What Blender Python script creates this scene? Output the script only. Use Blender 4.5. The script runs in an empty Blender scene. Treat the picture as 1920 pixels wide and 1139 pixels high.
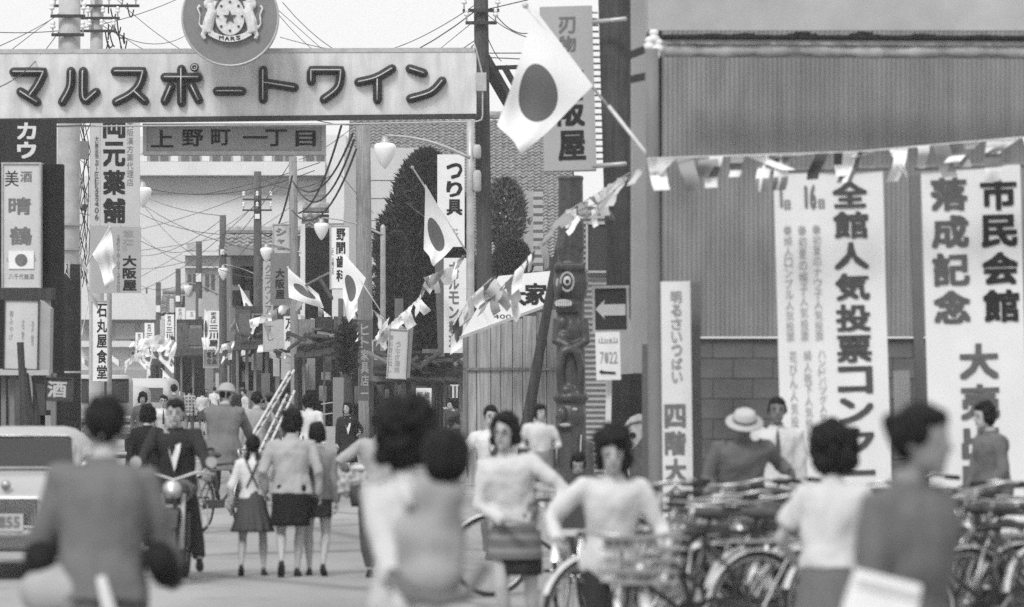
import bpy, math, random
from mathutils import Vector, Matrix, noise as mnoise
import numpy as np
random.seed(7)
scene = bpy.context.scene
C = scene.collection
R = math.radians
# ------------------------------------------------------------ camera, sky, sun, exposure
F, CX, HY, HC = 7200.0, 960.0, 712.0, 1.78       # focal length (pixels of the 1920 frame), horizon row, eye height
cam_d = bpy.data.cameras.new('camera'); cam = bpy.data.objects.new('camera', cam_d); C.objects.link(cam)
cam.location = (0, 0, HC); cam.rotation_euler = (R(90), 0, 0)
cam_d.sensor_width = 36; cam_d.lens = F/1920*36; cam_d.shift_y = (HY-569.5)/1920
cam_d.clip_start = 0.5; cam_d.clip_end = 3000
cam_d.dof.use_dof = True; cam_d.dof.focus_distance = 95.0; cam_d.dof.aperture_fstop = 2.9
scene.camera = cam
SUN_EL, SUN_AZ = 46, 205
world = bpy.data.worlds.new('World'); scene.world = world; world.use_nodes = True
wn = world.node_tree; wn.nodes.clear()
sky = wn.nodes.new('ShaderNodeTexSky'); sky.sky_type = 'NISHITA'; sky.sun_disc = False
sky.sun_elevation = R(SUN_EL); sky.sun_rotation = R(SUN_AZ); sky.dust_density = 6.0; sky.air_density = 1.0; sky.ozone_density = 1.0
bw = wn.nodes.new('ShaderNodeRGBToBW'); bg = wn.nodes.new('ShaderNodeBackground'); wo = wn.nodes.new('ShaderNodeOutputWorld')
bg.inputs['Strength'].default_value = 0.12
# bright high overcast: a nearly even cloud sheet with faint mottling over the clear-sky texture
cn = wn.nodes.new('ShaderNodeTexNoise'); cn.inputs['Scale'].default_value = 3.0; cn.inputs['Detail'].default_value = 5
cr_ = wn.nodes.new('ShaderNodeMapRange'); cr_.inputs['To Min'].default_value = 5.7; cr_.inputs['To Max'].default_value = 6.5; wn.links.new(cn.outputs['Fac'], cr_.inputs['Value'])
ms = wn.nodes.new('ShaderNodeMath'); ms.operation = 'MULTIPLY_ADD'; ms.inputs[1].default_value = .18
wn.links.new(sky.outputs[0], bw.inputs[0]); wn.links.new(bw.outputs[0], ms.inputs[0]); wn.links.new(cr_.outputs[0], ms.inputs[2]); wn.links.new(ms.outputs[0], bg.inputs[0]); wn.links.new(bg.outputs[0], wo.inputs[0])
sun_d = bpy.data.lights.new('sun', 'SUN'); sun_d.energy = 1.5; sun_d.angle = R(14); sun_d.color = (1, 1, 1)
sun = bpy.data.objects.new('sun', sun_d); C.objects.link(sun)
_az = R(SUN_AZ); _v = Vector((math.sin(_az)*math.cos(R(SUN_EL)), math.cos(_az)*math.cos(R(SUN_EL)), math.sin(R(SUN_EL))))
sun.rotation_euler = _v.to_track_quat('Z', 'Y').to_euler(); sun.location = (0, 0, 60)
scene.view_settings.view_transform = 'Standard'; scene.view_settings.look = 'None'
scene.view_settings.exposure = 0.42; scene.view_settings.gamma = 1.0; scene.view_settings.use_curve_mapping = False
scene.cycles.use_denoising = False
scene.cycles.max_bounces = 5; scene.cycles.diffuse_bounces = 3; scene.cycles.transparent_max_bounces = 6; scene.cycles.volume_bounces = 0

# ------------------------------------------------------------ helpers
def P(px, py, s):
    return Vector(((px-CX)/s, F/s, HC+(HY-py)/s))

class MB:
    def __init__(self): self.v = []; self.f = []; self.uv = None
    def add(self, vs, fs):
        o = len(self.v); self.v += [tuple(v) for v in vs]; self.f += [tuple(i+o for i in f) for f in fs]; return self
    def box(self, c, size, rot=None):
        x, y, z = size[0]/2, size[1]/2, size[2]/2
        vs = [Vector((sx*x, sy*y, sz*z)) for sz in (-1, 1) for sy in (-1, 1) for sx in (-1, 1)]
        if rot is not None: vs = [rot @ v for v in vs]
        c = Vector(c)
        return self.add([v+c for v in vs], [(0,2,3,1),(4,5,7,6),(0,1,5,4),(2,6,7,3),(0,4,6,2),(1,3,7,5)])
    def bar(self, a, b, w, d=None):           # square bar from a to b
        a, b = Vector(a), Vector(b); L = (b-a).length
        q = (b-a).to_track_quat('Z', 'Y').to_matrix()
        return self.box((a+b)/2, (w, d or w, L), q)
    def loft(self, rings, cap=True, closed=True):
        n = len(rings[0]); vs = [p for r in rings for p in r]; fs = []
        for i in range(len(rings)-1):
            for j in range(n if closed else n-1):
                k = (j+1) % n
                fs.append((i*n+j, i*n+k, (i+1)*n+k, (i+1)*n+j))
        if cap:
            fs.append(tuple(range(n))[::-1]); fs.append(tuple((len(rings)-1)*n+j for j in range(n)))
        return self.add(vs, fs)
    def tube(self, pts, rad, n=8, cap=True, closed=False):
        pts = [Vector(p) for p in pts]
        if not hasattr(rad, '__len__'): rad = [rad]*len(pts)
        rings = []; up = None
        m = len(pts)
        for i, p in enumerate(pts):
            if closed: t = pts[(i+1) % m]-pts[i-1]
            else: t = pts[min(i+1, m-1)]-pts[max(i-1, 0)]
            if t.length < 1e-9: t = Vector((0, 0, 1))
            t.normalize()
            if up is None:
                up = Vector((0, 1, 0)) if abs(t.y) < .9 else Vector((1, 0, 0))
            a = (up-t*up.dot(t)); a = a.normalized() if a.length > 1e-6 else t.orthogonal().normalized()
            b = t.cross(a); up = a
            rings.append([p+(a*math.cos(2*math.pi*k/n)+b*math.sin(2*math.pi*k/n))*rad[i] for k in range(n)])
        if closed: rings.append(rings[0]); cap = False
        return self.loft(rings, cap)
    def sphere(self, c, r, seg=12, rings=8, rot=None):
        if not hasattr(r, '__len__'): r = (r, r, r)
        c = Vector(c); rs = []
        for i in range(1, rings):
            t = math.pi*i/rings
            ring = []
            for k in range(seg):
                a = 2*math.pi*k/seg
                v = Vector((math.sin(t)*math.cos(a)*r[0], math.sin(t)*math.sin(a)*r[1], -math.cos(t)*r[2]))
                ring.append(c+(rot @ v if rot is not None else v))
            rs.append(ring)
        o = len(self.v); self.loft(rs, cap=False)
        b = Vector((0, 0, -r[2])); t = Vector((0, 0, r[2]))
        if rot is not None: b = rot @ b; t = rot @ t
        self.v += [tuple(c+b), tuple(c+t)]; ib, it = len(self.v)-2, len(self.v)-1
        for k in range(seg):
            k2 = (k+1) % seg; l = o+(rings-2)*seg
            self.f += [(ib, o+k2, o+k), (it, l+k, l+k2)]
        return self
    def lathe(self, prof, c=(0, 0, 0), n=16, rot=None):      # profile [(r,z)]
        c = Vector(c); rs = []
        for r, z in prof:
            ring = []
            for k in range(n):
                a = 2*math.pi*k/n; v = Vector((r*math.cos(a), r*math.sin(a), z))
                ring.append(c+(rot @ v if rot is not None else v))
            rs.append(ring)
        return self.loft(rs, cap=True)
    def prism(self, poly, y0, y1):            # polygon in (x,z), extruded along y (y0 = front)
        n = len(poly); vs = [(x, y0, z) for x, z in poly]+[(x, y1, z) for x, z in poly]
        fs = [tuple(range(n)), tuple(range(2*n-1, n-1, -1))]+[(i, i+n, (i+1) % n+n, (i+1) % n) for i in range(n)]
        return self.add(vs, fs)
    def xf(self, M):
        self.v = [tuple(M @ Vector(v)) for v in self.v]; return self
    def mesh(self, name, shift=None, smooth=False):
        me = bpy.data.meshes.new(name)
        vs = self.v if shift is None else [(a-shift[0], b-shift[1], c-shift[2]) for a, b, c in self.v]
        me.from_pydata(vs, [], self.f)
        if self.uv is not None:
            l = me.uv_layers.new(name='UVMap')
            for poly in me.polygons:
                for li, vi in zip(poly.loop_indices, poly.vertices): l.data[li].uv = self.uv[vi]
        if smooth: me.polygons.foreach_set('use_smooth', [True]*len(me.polygons))
        me.validate(); return me

_labels = set()
def tag(o, label=None, cat=None, group=None, kind=None):
    if label: o['label'] = label
    if cat: o['category'] = cat
    if group: o['group'] = group
    if kind: o['kind'] = kind
    elif cat: o['kind'] = 'thing'
    return o
def thing(name, label, cat, loc=(0, 0, 0), rz=0, group=None, kind=None):
    o = bpy.data.objects.new(name, None); o.empty_display_size = .2; C.objects.link(o)
    o.location = loc; o.rotation_euler = (0, 0, rz)
    return tag(o, label, cat, group, kind)
def part(mb, name, mat, parent=None, world=False, smooth=False, label=None):
    sh = None
    if world and parent is not None:
        sh = Vector(parent.location)
        if parent.parent: sh = sh+Vector(parent.parent.location)
    me = mb.mesh(name, sh, smooth) if isinstance(mb, MB) else mb
    o = bpy.data.objects.new(name, me); C.objects.link(o)
    if mat: me.materials.clear(); me.materials.append(mat)
    if parent is not None: o.parent = parent
    if label: o['label'] = label
    return o
def solo(mb, name, mat, label, cat, group=None, kind=None, smooth=False):   # one-mesh thing built in world coordinates
    xs = [v[0] for v in mb.v]; ys = [v[1] for v in mb.v]; zs = [v[2] for v in mb.v]
    b = Vector(((min(xs)+max(xs))/2, (min(ys)+max(ys))/2, min(zs)))
    me = mb.mesh(name, b, smooth); o = bpy.data.objects.new(name, me); C.objects.link(o); o.location = b
    if mat: me.materials.append(mat)
    return tag(o, label, cat, group, kind)
def inst(me, name, parent, loc, rot=None, scale=None):
    o = bpy.data.objects.new(name, me); C.objects.link(o); o.parent = parent; o.location = loc
    if rot: o.rotation_euler = rot
    if scale: o.scale = scale
    return o
def copy_tree(o, parent=None):
    c = o.copy(); C.objects.link(c); c.parent = parent
    for ch in list(o.children): copy_tree(ch, c)
    return c

# ------------------------------------------------------------ materials (all grey: the place is recorded in black and white)
_mats = {}
def mat(name, v, rough=.8, var=.12, scale=6., bump=0., metal=0., kind='noise', v2=None, spec=.12, stretch=(1, 1, 1), emit=0):
    if name in _mats: return _mats[name]
    m = bpy.data.materials.new(name); m.use_nodes = True; _mats[name] = m
    nt = m.node_tree; N = nt.nodes; L = nt.links; b = N['Principled BSDF']
    b.inputs['Roughness'].default_value = rough; b.inputs['Metallic'].default_value = metal
    b.inputs['Specular IOR Level'].default_value = spec
    v2 = v if v2 is None else v2
    tc = N.new('ShaderNodeTexCoord'); mp = N.new('ShaderNodeMapping'); mp.inputs['Scale'].default_value = stretch
    L.new(tc.outputs['Object'], mp.inputs[0])
    n1 = N.new('ShaderNodeTexNoise'); n1.inputs['Scale'].default_value = scale; n1.inputs['Detail'].default_value = 6; n1.inputs['Roughness'].default_value = .6
    L.new(mp.outputs[0], n1.inputs['Vector'])
    fac = N.new('ShaderNodeMapRange'); fac.inputs['From Min'].default_value = .3; fac.inputs['From Max'].default_value = .7
    fac.inputs['To Min'].default_value = 1-var; fac.inputs['To Max'].default_value = 1+var
    L.new(n1.outputs['Fac'], fac.inputs['Value'])
    mul = N.new('ShaderNodeMath'); mul.operation = 'MULTIPLY'; L.new(fac.outputs[0], mul.inputs[1]); mul.inputs[0].default_value = v
    last = mul.outputs[0]
    def mixv(src, a, bb):      # src 0..1 -> a..b feeding mul
        r = N.new('ShaderNodeMapRange'); r.inputs['To Min'].default_value = a; r.inputs['To Max'].default_value = bb
        L.new(src, r.inputs['Value']); L.new(r.outputs[0], mul.inputs[0]); return r
    if kind == 'stain':        # rain streaks running down painted sheet metal
        mp2 = N.new('ShaderNodeMapping'); mp2.inputs['Scale'].default_value = (3.2, 3.2, .7); L.new(tc.outputs['Object'], mp2.inputs[0])
        n2 = N.new('ShaderNodeTexNoise'); n2.inputs['Scale'].default_value = 1.6; n2.inputs['Detail'].default_value = 7; L.new(mp2.outputs[0], n2.inputs['Vector'])
        r = mixv(n2.outputs['Fac'], v*.80, v*1.06); r.inputs['From Min'].default_value = .3; r.inputs['From Max'].default_value = .62
    elif kind == 'wood':
        mp2 = N.new('ShaderNodeMapping'); mp2.inputs['Scale'].default_value = (9, 9, .5); L.new(tc.outputs['Object'], mp2.inputs[0])
        n2 = N.new('ShaderNodeTexNoise'); n2.inputs['Scale'].default_value = 3; n2.inputs['Detail'].default_value = 8; n2.inputs['Distortion'].default_value = .6; L.new(mp2.outputs[0], n2.inputs['Vector'])
        r = mixv(n2.outputs['Fac'], v*.72, v*1.25); r.inputs['From Min'].default_value = .32; r.inputs['From Max'].default_value = .68
    elif kind in ('hstripe', 'vstripe', 'plaid'):
        sx = N.new('ShaderNodeSeparateXYZ'); L.new(tc.outputs['Object'], sx.inputs[0])
        def wave(out):
            q = N.new('ShaderNodeMath'); q.operation = 'MULTIPLY'; q.inputs[1].default_value = scale*6.283; L.new(out, q.inputs[0])
            w = N.new('ShaderNodeMath'); w.operation = 'SINE'; L.new(q.outputs[0], w.inputs[0])
            g = N.new('ShaderNodeMath'); g.operation = 'GREATER_THAN'; g.inputs[1].default_value = .35; L.new(w.outputs[0], g.inputs[0]); return g.outputs[0]
        if kind == 'hstripe': src = wave(sx.outputs['Z'])
        elif kind == 'vstripe': src = wave(sx.outputs['X'])
        else:
            mx = N.new('ShaderNodeMath'); mx.operation = 'MAXIMUM'; L.new(wave(sx.outputs['Z']), mx.inputs[0]); L.new(wave(sx.outputs['X']), mx.inputs[1]); src = mx.outputs[0]
        mixv(src, v, v2); n1.inputs['Scale'].default_value = 20
    elif kind == 'blotch':
        n2 = N.new('ShaderNodeTexVoronoi'); n2.inputs['Scale'].default_value = scale; L.new(tc.outputs['Object'], n2.inputs['Vector'])
        r = mixv(n2.outputs['Distance'], v2, v); r.inputs['From Max'].default_value = .6
    elif kind in ('hinomaru', 'cross', 'tri_v', 'tri_h', 'disc_dark', 'canton'):
        sx = N.new('ShaderNodeSeparateXYZ'); L.new(tc.outputs['UV'], sx.inputs[0])
        def mth(op, a, bv):
            q = N.new('ShaderNodeMath'); q.operation = op
            if isinstance(a, float): q.inputs[0].default_value = a
            else: L.new(a, q.inputs[0])
            if isinstance(bv, float): q.inputs[1].default_value = bv
            else: L.new(bv, q.inputs[1])
            return q.outputs[0]
        U, V = sx.outputs['X'], sx.outputs['Y']
        if kind in ('hinomaru', 'disc_dark'):
            du = mth('MULTIPLY', mth('SUBTRACT', U, .5), 1.5); dv = mth('SUBTRACT', V, .5)
            src = mth('LESS_THAN', mth('ADD', mth('MULTIPLY', du, du), mth('MULTIPLY', dv, dv)), .12)
        elif kind == 'cross':
            a = mth('LESS_THAN', mth('ABSOLUTE', mth('SUBTRACT', U, .42), 0.), .11); c = mth('LESS_THAN', mth('ABSOLUTE', mth('SUBTRACT', V, .5), 0.), .14)
            src = mth('MAXIMUM', a, c)
        elif kind == 'tri_v': src = mth('LESS_THAN', mth('ABSOLUTE', mth('SUBTRACT', U, .5), 0.), .17)
        elif kind == 'tri_h': src = mth('LESS_THAN', mth('ABSOLUTE', mth('SUBTRACT', V, .5), 0.), .17)
        else: src = mth('MULTIPLY', mth('LESS_THAN', U, .45), mth('GREATER_THAN', V, .5))
        mixv(src, v, v2)
    elif kind == 'asphalt':
        n2 = N.new('ShaderNodeTexNoise'); n2.inputs['Scale'].default_value = .35; n2.inputs['Detail'].default_value = 5
        mp2 = N.new('ShaderNodeMapping'); mp2.inputs['Scale'].default_value = (1, .22, 1); L.new(tc.outputs['Object'], mp2.inputs[0]); L.new(mp2.outputs[0], n2.inputs['Vector'])
        r = mixv(n2.outputs['Fac'], v*.72, v*1.2); r.inputs['From Min'].default_value = .35; r.inputs['From Max'].default_value = .65
        vo = N.new('ShaderNodeTexVoronoi'); vo.feature = 'DISTANCE_TO_EDGE'; vo.inputs['Scale'].default_value = .22; vo.inputs['Randomness'].default_value = 1
        mp3 = N.new('ShaderNodeMapping'); mp3.inputs['Scale'].default_value = (1, .45, 1); L.new(tc.outputs['Object'], mp3.inputs[0]); L.new(mp3.outputs[0], vo.inputs['Vector'])
        cr = N.new('ShaderNodeMapRange'); cr.inputs['From Min'].default_value = .004; cr.inputs['From Max'].default_value = .02; cr.inputs['To Min'].default_value = .70; cr.inputs['To Max'].default_value = 1
        L.new(vo.outputs['Distance'], cr.inputs['Value']); m2 = N.new('ShaderNodeMath'); m2.operation = 'MULTIPLY'; L.new(mul.outputs[0], m2.inputs[0]); L.new(cr.outputs[0], m2.inputs[1])
        n3 = N.new('ShaderNodeTexNoise'); n3.inputs['Scale'].default_value = 1.3; n3.inputs['Detail'].default_value = 8; L.new(tc.outputs['Object'], n3.inputs['Vector'])
        c3 = N.new('ShaderNodeMapRange'); c3.inputs['From Min'].default_value = .58; c3.inputs['From Max'].default_value = .66; c3.inputs['To Min'].default_value = 1; c3.inputs['To Max'].default_value = .82
        L.new(n3.outputs['Fac'], c3.inputs['Value']); m3 = N.new('ShaderNodeMath'); m3.operation = 'MULTIPLY'; L.new(m2.outputs[0], m3.inputs[0]); L.new(c3.outputs[0], m3.inputs[1]); last = m3.outputs[0]
    cmb = N.new('ShaderNodeCombineColor')
    for i in range(3): L.new(last, cmb.inputs[i])
    L.new(cmb.outputs[0], b.inputs['Base Color'])
    if bump:
        bp = N.new('ShaderNodeBump'); bp.inputs['Strength'].default_value = bump; bp.inputs['Distance'].default_value = .02
        L.new(n1.outputs['Fac'], bp.inputs['Height']); L.new(bp.outputs[0], b.inputs['Normal'])
    return m
def G(v, rough=.8, var=.1, scale=8., **k):
    return mat('paint_%03d_%02d' % (int(v*1000), int(rough*10)), v, rough, var, scale, **k)
WOOD_D = mat('weathered dark wood', .055, .85, .15, 4, kind='wood', bump=.3)
WOOD_M = mat('weathered grey wood', .17, .85, .12, 4, kind='wood', bump=.3)
WOOD_P = mat('pole wood', .10, .9, .15, 5, kind='wood', bump=.3)
WOOD_PM = mat('pale pole wood', .25, .9, .12, 5, kind='wood', bump=.3)
WOOD_L = mat('pale board', .30, .85, .08, 1.2, kind='wood', bump=.2)
CONC = mat('pole concrete', .43, .9, .16, 5, bump=.2)
CONC_D = mat('blackened concrete', .04, .8, .25, 4, bump=.2)
SIGNW = mat('white enamel sign', .66, .55, .06, 4, kind='stain')
SIGNW2 = mat('white painted board', .74, .7, .05, 5)
SIGNG = mat('grey enamel sign', .33, .6, .1, 4)
INK = mat('black sign paint', .025, .6, .2, 20)
INKG = mat('faded sign paint', .16, .7, .2, 20)
INKM = mat('mid grey sign paint', .30, .7, .2, 20)
METAL = mat('galvanised steel', .42, .45, .15, 8, metal=.35)
METAL_D = mat('dark iron', .05, .55, .2, 9, metal=.2)
CHROME = mat('chrome', .42, .38, .25, 8, metal=.85)
CHROME_B = mat('bright mudguard', .80, .3, .15, 8, metal=.6)
RUBBER = mat('tyre rubber', .035, .8, .2, 20)
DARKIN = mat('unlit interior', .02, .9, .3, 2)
GLASS = mat('window glass', .06, .12, .1, 1, spec=.8)
STUCCO = mat('stucco wall', .30, .9, .13, 1.2, bump=.1)
PALEWALL = mat('pale mortar wall', .62, .9, .06, .8)
SKIN = mat('skin', .38, .55, .05, 14, spec=.35)
HAIR = mat('black hair', .010, .6, .4, 60, spec=.12, stretch=(1, 1, .2))
WIRE = mat('cable', .05, .7, .1, 3)

# ------------------------------------------------------------ temp scene for evaluating text and remesh
TS = bpy.data.scenes.new('workbench'); TVL = TS.view_layers[0]
def evaluated(o):
    TS.collection.objects.link(o); TVL.update()
    dg = TVL.depsgraph; dg.update()
    me = bpy.data.meshes.new_from_object(o.evaluated_get(dg))
    TS.collection.objects.unlink(o)
    return me
_gl = {}
def glyph(ch, bold=.02):
    k = (ch, bold)
    if k in _gl: return _gl[k]
    cu = bpy.data.curves.new('t', 'FONT'); cu.body = ch; cu.size = 1; cu.resolution_u = 2; cu.fill_mode = 'FRONT'
    o = bpy.data.objects.new('t', cu); me = evaluated(o)
    vs = [tuple(v.co) for v in me.vertices]; fs = [tuple(p.vertices) for p in me.polygons]
    if not vs: vs = [(0, 0, 0), (.1, 0, 0), (0, .1, 0)]; fs = [(0, 1, 2)]
    if bold > 0:
        v0, f0 = vs, fs; vs, fs = [], []
        for q, (dx, dy) in enumerate(((-1, -1), (1, 1), (-1, 1), (1, -1), (0, 0))):
            o0 = len(vs); vs += [(v[0]+dx*bold, v[1]+dy*bold, q*.0006) for v in v0]; fs += [tuple(i+o0 for i in f) for f in f0]
    xs = [v[0] for v in vs]; ys = [v[1] for v in vs]
    x0, x1, y0, y1 = min(xs), max(xs), min(ys), max(ys)
    bpy.data.objects.remove(o); bpy.data.curves.remove(cu); bpy.data.meshes.remove(me)
    _gl[k] = (vs, fs, x0, x1, y0, y1); return _gl[k]
THIN = set('一ー・二三ン丁')
def letters(mb, text, xc, z1, z0, w, y, bold=.02, horiz=False, gap=.12):
    """text stacked downward from z1 to z0 centred on xc (or along x when horiz), each glyph scaled into its cell; plane x-z at y"""
    n = len(text)
    for i, ch in enumerate(text):
        if ch == ' ': continue
        vs, fs, gx0, gx1, gy0, gy1 = glyph(ch, bold)
        if horiz:
            cw = w/n; cx = xc-w/2+cw*(i+.5); cz = (z1+z0)/2; ch_h = (z1-z0); cw *= (1-gap)
        else:
            cellh = (z1-z0)/n; cx = xc; cz = z1-cellh*(i+.5); ch_h = cellh*(1-gap); cw = w
        gw, gh = max(gx1-gx0, 1e-3), max(gy1-gy0, 1e-3)
        if ch in THIN or gh < .35*gw or gw < .35*gh:
            sx = cw/max(gw, .85 if ch not in '1I' else gw*2.2); sy = ch_h/max(gh, .85); ox, oy = (gx0+gx1)/2, (gy0+gy1)/2
        else: sx, sy = cw/gw, ch_h/gh; ox, oy = (gx0+gx1)/2, (gy0+gy1)/2
        mb.add([(cx+(v[0]-ox)*sx, y-v[2], cz+(v[1]-oy)*sy) for v in vs], fs)

def remeshed(mb, voxel, smooth=4, fac=.6):
    me = mb.mesh('m'); o = bpy.data.objects.new('m', me)
    r = o.modifiers.new('r', 'REMESH'); r.mode = 'VOXEL'; r.voxel_size = voxel; r.use_smooth_shade = True
    if smooth:
        s = o.modifiers.new('s', 'SMOOTH'); s.iterations = smooth; s.factor = fac
    out = evaluated(o); bpy.data.objects.remove(o); bpy.data.meshes.remove(me); out.name = 'surface'
    return out
def crumple(me, amp, freq, seed=0, stretch=(1, 1, .45)):
    n = len(me.vertices); co = np.empty(n*3); me.vertices.foreach_get('co', co); co = co.reshape(-1, 3)
    no = np.empty(n*3); me.vertices.foreach_get('normal', no); no = no.reshape(-1, 3)
    rs = np.random.RandomState(seed); d = np.zeros(n); wsum = 0
    w = np.array(stretch)
    for k in range(9):
        v = rs.normal(size=3); v /= np.linalg.norm(v); f = freq*(.6+1.5*rs.rand()); a = 1/(.5+f/freq)
        d += a*np.sin((co*w) @ v*f*6.283+rs.rand()*6.28+1.3*np.sin((co @ rs.normal(size=3))*freq*2)); wsum += a
    co += no*(d/wsum*2.2*amp)[:, None]
    me.vertices.foreach_set('co', co.ravel()); me.update()
    return me

def wave_y(x, z, amp, ph=0): return amp*(math.sin(x*4.1+z*1.3+ph)+.6*math.sin(z*3.7-x*2.2+ph*2)+.35*math.sin(x*11+z*2.1))

def adopt(child, parent):       # a roof belongs to its house
    child.parent = parent; child.location = Vector(child.location)-Vector(parent.location)
    for k in ('label', 'category', 'kind', 'group'):
        if k in child: del child[k]
# ------------------------------------------------------------ the setting: ground, kerb, haze
ROAD = mat('dusty road surface', .30, .95, .07, 40, kind='asphalt', bump=.15)
PAVE = mat('pavement concrete', .30, .95, .1, 4, bump=.1)
g = MB(); g.add([(-300, -55, 0), (300, -55, 0), (300, 420, 0), (-300, 420, 0)], [(0, 1, 2, 3)])
o = part(g, 'road', ROAD); tag(o, kind='structure')
kl = [(1150, 190), (1000, 135), (905, 106), (735, 71.5), (612, 59.3), (522, 51), (428, 43), (330, 36)]
kp = [((x-CX)/s, F/s) for x, s in kl]
m = MB(); n = len(kp)
m.add([(x, y, .12) for x, y in kp]+[(x+40, y+8, .12) for x, y in kp], [(i, i+n, i+n+1, i+1) for i in range(n-1)])
o = part(m, 'pavement', PAVE); tag(o, kind='structure')
m = MB()
for (x0, y0), (x1, y1) in zip(kp[:-1], kp[1:]):
    L_ = math.hypot(x1-x0, y1-y0); k = max(1, int(L_/1.2))
    for i in range(k):
        a = Vector((x0+(x1-x0)*(i+.02)/k, y0+(y1-y0)*(i+.02)/k, .065)); b = Vector((x0+(x1-x0)*(i+.98)/k, y0+(y1-y0)*(i+.98)/k, .065))
        m.bar(a, b, .15, .14)
o = part(m, 'kerb', CONC); tag(o, kind='structure')
hz = MB(); hz.box((0, 185, 21), (620, 490, 44))
ho = part(hz, 'haze', None); tag(ho, kind='stuff')
hm = bpy.data.materials.new('haze air'); hm.use_nodes = True; ht = hm.node_tree; ht.nodes.remove(ht.nodes['Principled BSDF'])
pv = ht.nodes.new('ShaderNodeVolumePrincipled'); pv.inputs['Color'].default_value = (.95, .95, .95, 1); pv.inputs['Density'].default_value = .00065
pv.inputs['Anisotropy'].default_value = 0.2
ht.links.new(pv.outputs[0], ht.nodes['Material Output'].inputs['Volume']); ho.data.materials.append(hm)

# ------------------------------------------------------------ generic builders working from a picture position and a scale s (pixels per metre = distance)
def sign(name, label, cat, x0, y0, x1, y1, s, m, texts=(), th=.1, frame=None, roll=0, group=None, rot=0, fw=4, wave=0):
    c = P((x0+x1)/2, y0, s); t = thing(name, label, cat, c, 0, group); t.rotation_euler = (0, R(roll), R(rot))
    w, h = (x1-x0)/s, (y1-y0)/s
    if wave:
        b = MB(); nx, nz = 10, 36; ph = x0*.1
        vs = [(-w/2+w*i/nx, wave_y(-w/2+w*i/nx, -h*j/nz, wave, ph), -h*j/nz) for j in range(nz+1) for i in range(nx+1)]
        vs += [(x, y+.015, z) for x, y, z in vs]; N1 = (nx+1)*(nz+1)
        fs = [(j*(nx+1)+i, j*(nx+1)+i+1, (j+1)*(nx+1)+i+1, (j+1)*(nx+1)+i) for j in range(nz) for i in range(nx)]
        b.add(vs, fs+[tuple(q+N1 for q in f[::-1]) for f in fs]); part(b, 'panel', m, t, smooth=True)
        part(MB().tube([(-w/2-.06, 0, .0), (w/2+.06, 0, 0)], .022, 8), 'top_batten', WOOD_M, t)
    else:
        b = MB().box((0, th/2, -h/2), (w, th, h)); part(b, 'panel', m, t)
    if frame:
        f = fw/s; b = MB()
        b.box((0, -.004, -f/2), (w+.01, .05, f)).box((0, -.004, -h+f/2), (w+.01, .05, f))
        b.box((-w/2+f/2, -.004, -h/2), (f, .05, h-2*f)).box((w/2-f/2, -.004, -h/2), (f, .05, h-2*f))
        part(b, 'frame', frame, t)
    groups = {}
    for tx in texts:
        st, xc, ya, yb, tw, mk = tx[:6]; bold = tx[6] if len(tx) > 6 else .02; hor = tx[7] if len(tx) > 7 else False
        mb = groups.setdefault(id(mk), (mk, MB()))[1]
        X = (xc-(x0+x1)/2)/s
        letters(mb, st, X, -(ya-y0)/s, -(yb-y0)/s, tw/s, -.006, bold, hor)
    for mk, mb in groups.values():
        if wave: mb.v = [(x, y+wave_y(x, z, wave, x0*.1)-.006, z) for x, y, z in mb.v]
        me = mb.mesh('lettering'); part(me, 'lettering', mk, t)
    return t
def pole(label, px, ytop, s, wpx, m, name='utility_pole', cat='utility pole', group=None, lean=0, arms=(), base=None, taper=1.15, boxes=(), n=14):
    top = P(px, ytop, s); r = wpx/s/2; d = F/s
    xb = (px+lean-CX)/s; t = thing(name, label, cat, (xb, d, 0), 0, group)
    dx = top.x-xb; H = top.z
    pts = [(dx*k/6, 0, H*k/6) for k in range(7)]
    part(MB().tube(pts, [r*(taper+(1/taper-taper)*k/6) for k in range(7)], n), 'shaft', m, t, smooth=True)
    for (ya, half, mm, nins) in arms:
        z = HC+(HY-ya)/s; xx = dx*z/H
        part(MB().box((xx, -r-.05, z), (2*half, .07, .06)), 'crossarm', mm, t)
        for k in range(nins):
            fx = xx-half*.92+2*half*.92*k/max(1, nins-1)
            q = MB().lathe([(.015, 0), (.015, .08), (.05, .09), (.055, .13), (.03, .15), (.05, .17), (.045, .22), (.01, .25)], (fx, -r-.05, z+.04), 8)
            part(q, 'insulator', PORC, t, smooth=True)
    for (ya, yb, wp, dxp, mm) in boxes:
        z0, z1 = HC+(HY-yb)/s, HC+(HY-ya)/s; xx = dx*(z0+z1)/2/H
        part(MB().box((xx+dxp/s, -r-.035, (z0+z1)/2), (wp/s, .05, z1-z0)), 'notice', mm, t)
    return t
PORC = mat('white porcelain', .72, .25, .05, 9, spec=.6)
def wire(a, b, sag=0, r=.012, label=None, group='overhead wires across the street', n=14):
    if label is None:
        x0_, x1_, y_ = min(a[0], b[0]), max(a[0], b[0]), (a[1]+b[1])/2
        ends = 'falling to the right' if (b[1]-a[1])*(b[0]-a[0]) > 0 else 'rising to the right'
        reg = ('above the left end of the arch' if x1_ < 250 else 'between the left poles and the round emblem' if x1_ < 400 else 'right of the round emblem over the arch' if x0_ > 450 and x1_ < 905 else 'around the tall dark wooden pole' if x0_ >= 900 else 'in the upper sky over the arch') if y_ < 125 else \
              ('in front of the far white wall, long' if x1_-x0_ > 200 else 'in front of the far white wall, short') if x0_ < 300 else 'between the nearer wooden poles'
        label = 'thin wire '+reg+', '+ends
    pa, pb = P(*a), P(*b)
    pts = [pa.lerp(pb, k/n)-Vector((0, 0, sag*4*(k/n)*(1-k/n))) for k in range(n+1)]
    return solo(MB().tube(pts, r, 4), 'overhead_wire', WIRE, label, 'wire', group)
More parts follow.
